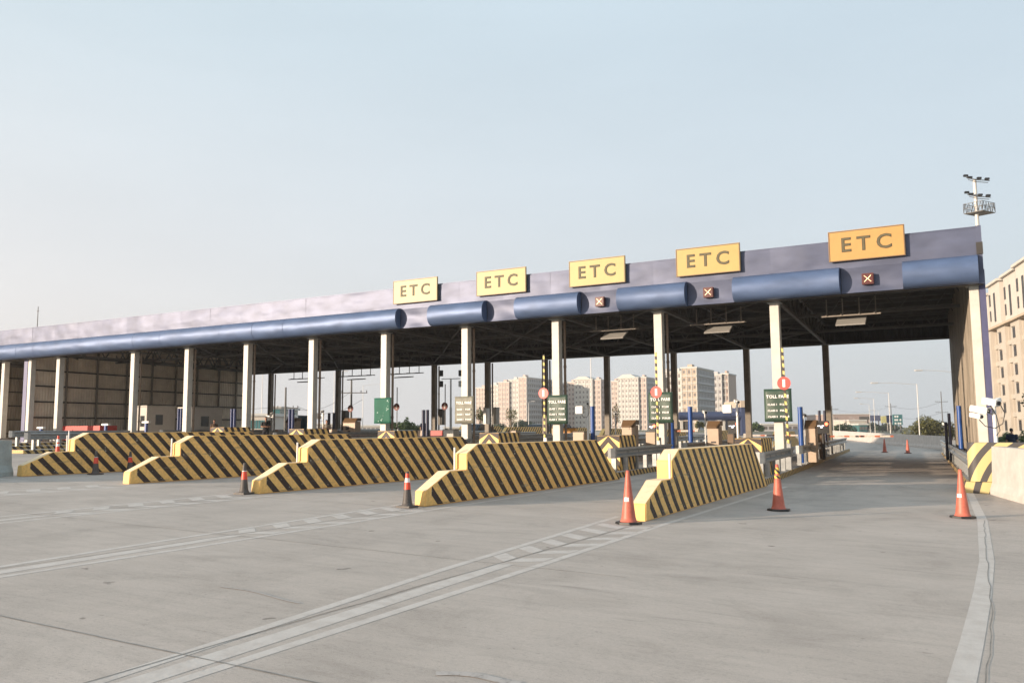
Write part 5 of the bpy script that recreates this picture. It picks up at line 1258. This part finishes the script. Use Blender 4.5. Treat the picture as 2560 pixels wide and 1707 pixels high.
def billboard(label, px0, px1, pt, pb, d, m, dots=None):
    p = P_((px0+px1)/2, d); z0 = gz(p[0]); zt = zof((px0+px1)/2, pt, *p)-z0; zb = zof((px0+px1)/2, pb, *p)-z0; wd = (px1-px0)/FPX*d/2
    t = thing('billboard', label, 'billboard', (p[0], p[1], z0), YA, 'distant billboards')
    MB().box(-wd, wd, -.15, .15, zb, zt).build('panel', m, t)
    for s_ in (-.6, .6): MB().tube([(wd*s_, 0, 0), (wd*s_, 0, zb)], .18, 6).build('leg', M['steel2'], t)
    if dots:
        for k in range(dots):
            u = (k % 3-1)*.6*wd+random.uniform(-.2, .2); v = zb+(zt-zb)*(.15+.33*(k//3)); r = (zt-zb)*.1
            q = MB(); q.add([(u+r*math.cos(6.28*j/10), -.16, v+r*math.sin(6.28*j/10)) for j in range(10)], [tuple(range(10))]); q.build('round_patch', M['whitep'], t, fix=False)
billboard('teal billboard covered in pale round patches left of the olive bush', 2226, 2250, 1036, 1062, 220, M['teal'], 8)
billboard('dark blue billboard left of the teal one', 2211, 2224, 1038, 1056, 230, M['navy'])
billboard('pale yellow billboard between the street lamps', 2197, 2211, 1040, 1057, 235, mat('pale_yellow_board', (.45, .43, .2), .6))
billboard('slate billboard above the white shop', 2170, 2196, 1038, 1052, 240, mat('slate_board', (.08, .09, .15), .6))
billboard('dark billboard with white band left of the lamps', 2143, 2168, 1041, 1049, 245, M['steel2'])
# second toll canopy in the distance
M['farblue'] = mat('far_blue_fascia', (.04, .055, .115), .6, var=.15)
d = 125; X, Y = P_(1770, d); z0 = gz(X); t = thing('far_toll_canopy', 'small distant blue toll canopy on white columns seen between the columns', 'toll canopy', (X, Y, z0), YA)
zt = zof(1770, 1029, X, Y)-z0; zb_ = zof(1770, 1050, X, Y)-z0; k_ = d/FPX
b = MB(); b.smooth = True; n = 8; vs = [(x, -.5*math.sin(math.pi*j/n), zb_+(zt-zb_)*j/n) for x in (-75*k_, 85*k_) for j in range(n+1)]
b.add(vs, [(j, j+1, n+2+j, n+1+j) for j in range(n)]); b.smooth = False; b.box(-75*k_, 85*k_, .05, 9, zb_+.2, zt-.1); b.build('fascia', M['farblue'], t, fix=False)
for px_ in (-68, -5, 37): MB().box(-.2, .2, -.2, .2, 0, zb_+.1).build('column', M['white'], t, loc=(px_*k_, .6, 0))
MB().box(78*k_, 100*k_, -.5, 9, 0, zt+.6).build('end_wall', M['farblue'], t)
MB().box(76*k_, 102*k_, -.7, 9.2, zt+.603, zt+1.6).build('roof', M['tan'], t)
for k, (a, c) in enumerate(((-100, -78), (-60, -45))): MB().box(a*k_, c*k_, .5, 8, 0, zb_-.1).build('booth', M['steel2'], t)
# cars
def car(label, x, y, z, rz, m):
    t = thing('parked_car', label, 'car', (x, y, z), rz, 'cars beyond the canopy')
    b = MB(); P2 = [(-2.1, .3), (-2.1, .75), (-1.9, .85), (-1.2, .92), (-.6, 1.40), (.9, 1.45), (1.6, 1.0), (2.05, .95), (2.1, .3)]
    b.prism(P2, -.85, .85); b.build('body', m, t, bevel=.05)
    MB().prism([(-1.05, .97), (-.58, 1.34), (.85, 1.38), (1.4, 1.0)], -.865, .865).build('window', M['glass'], t)
    MB().add([(-.7, -1.16, .95), (.7, -1.16, .95), (.62, -.66, 1.38), (-.62, -.66, 1.38)], [(0, 1, 2, 3)]).build('windscreen', M['glass'], t, loc=(0, -.02, .015))
    for sy in (-1.35, 1.35):
        for sx2 in (-.8, .8):
            w_ = MB(); w_.tube([(-.1, 0, 0), (.1, 0, 0)], .31, 14); w_.build('wheel', M['black'], t, loc=(sx2, sy, .31))
    for sx2 in (-.6, .6): MB().box(-.16, .16, -.02, .02, -.06, .06).build('headlight', M['whitep'], t, loc=(sx2, -2.12, .62))
M['cardark'] = mat('dark_car_paint', (.05, .055, .065), .25, .4, var=.05); M['carwhite'] = mat('white_car_paint', (.6, .6, .6), .3, var=.03)
p = at(1190, 1098, 62); car('dark car coming towards the canopy left of the chevron block', p.x, 62, gz(p.x), 0, M['cardark'])
p = at(1345, 1085, 78); car('dark car half hidden beyond the third column', p.x, 78, gz(p.x), .1, M['cardark'])
p = at(1400, 1085, 84); car('grey car beyond the third column, right of another', p.x, 84, gz(p.x), .1, M['cardark'])
X, Y = P_(2108, 290); car('small white car behind the far left end of the pale wall', X, Y, gz(X)+.2, 1.2, M['carwhite'])
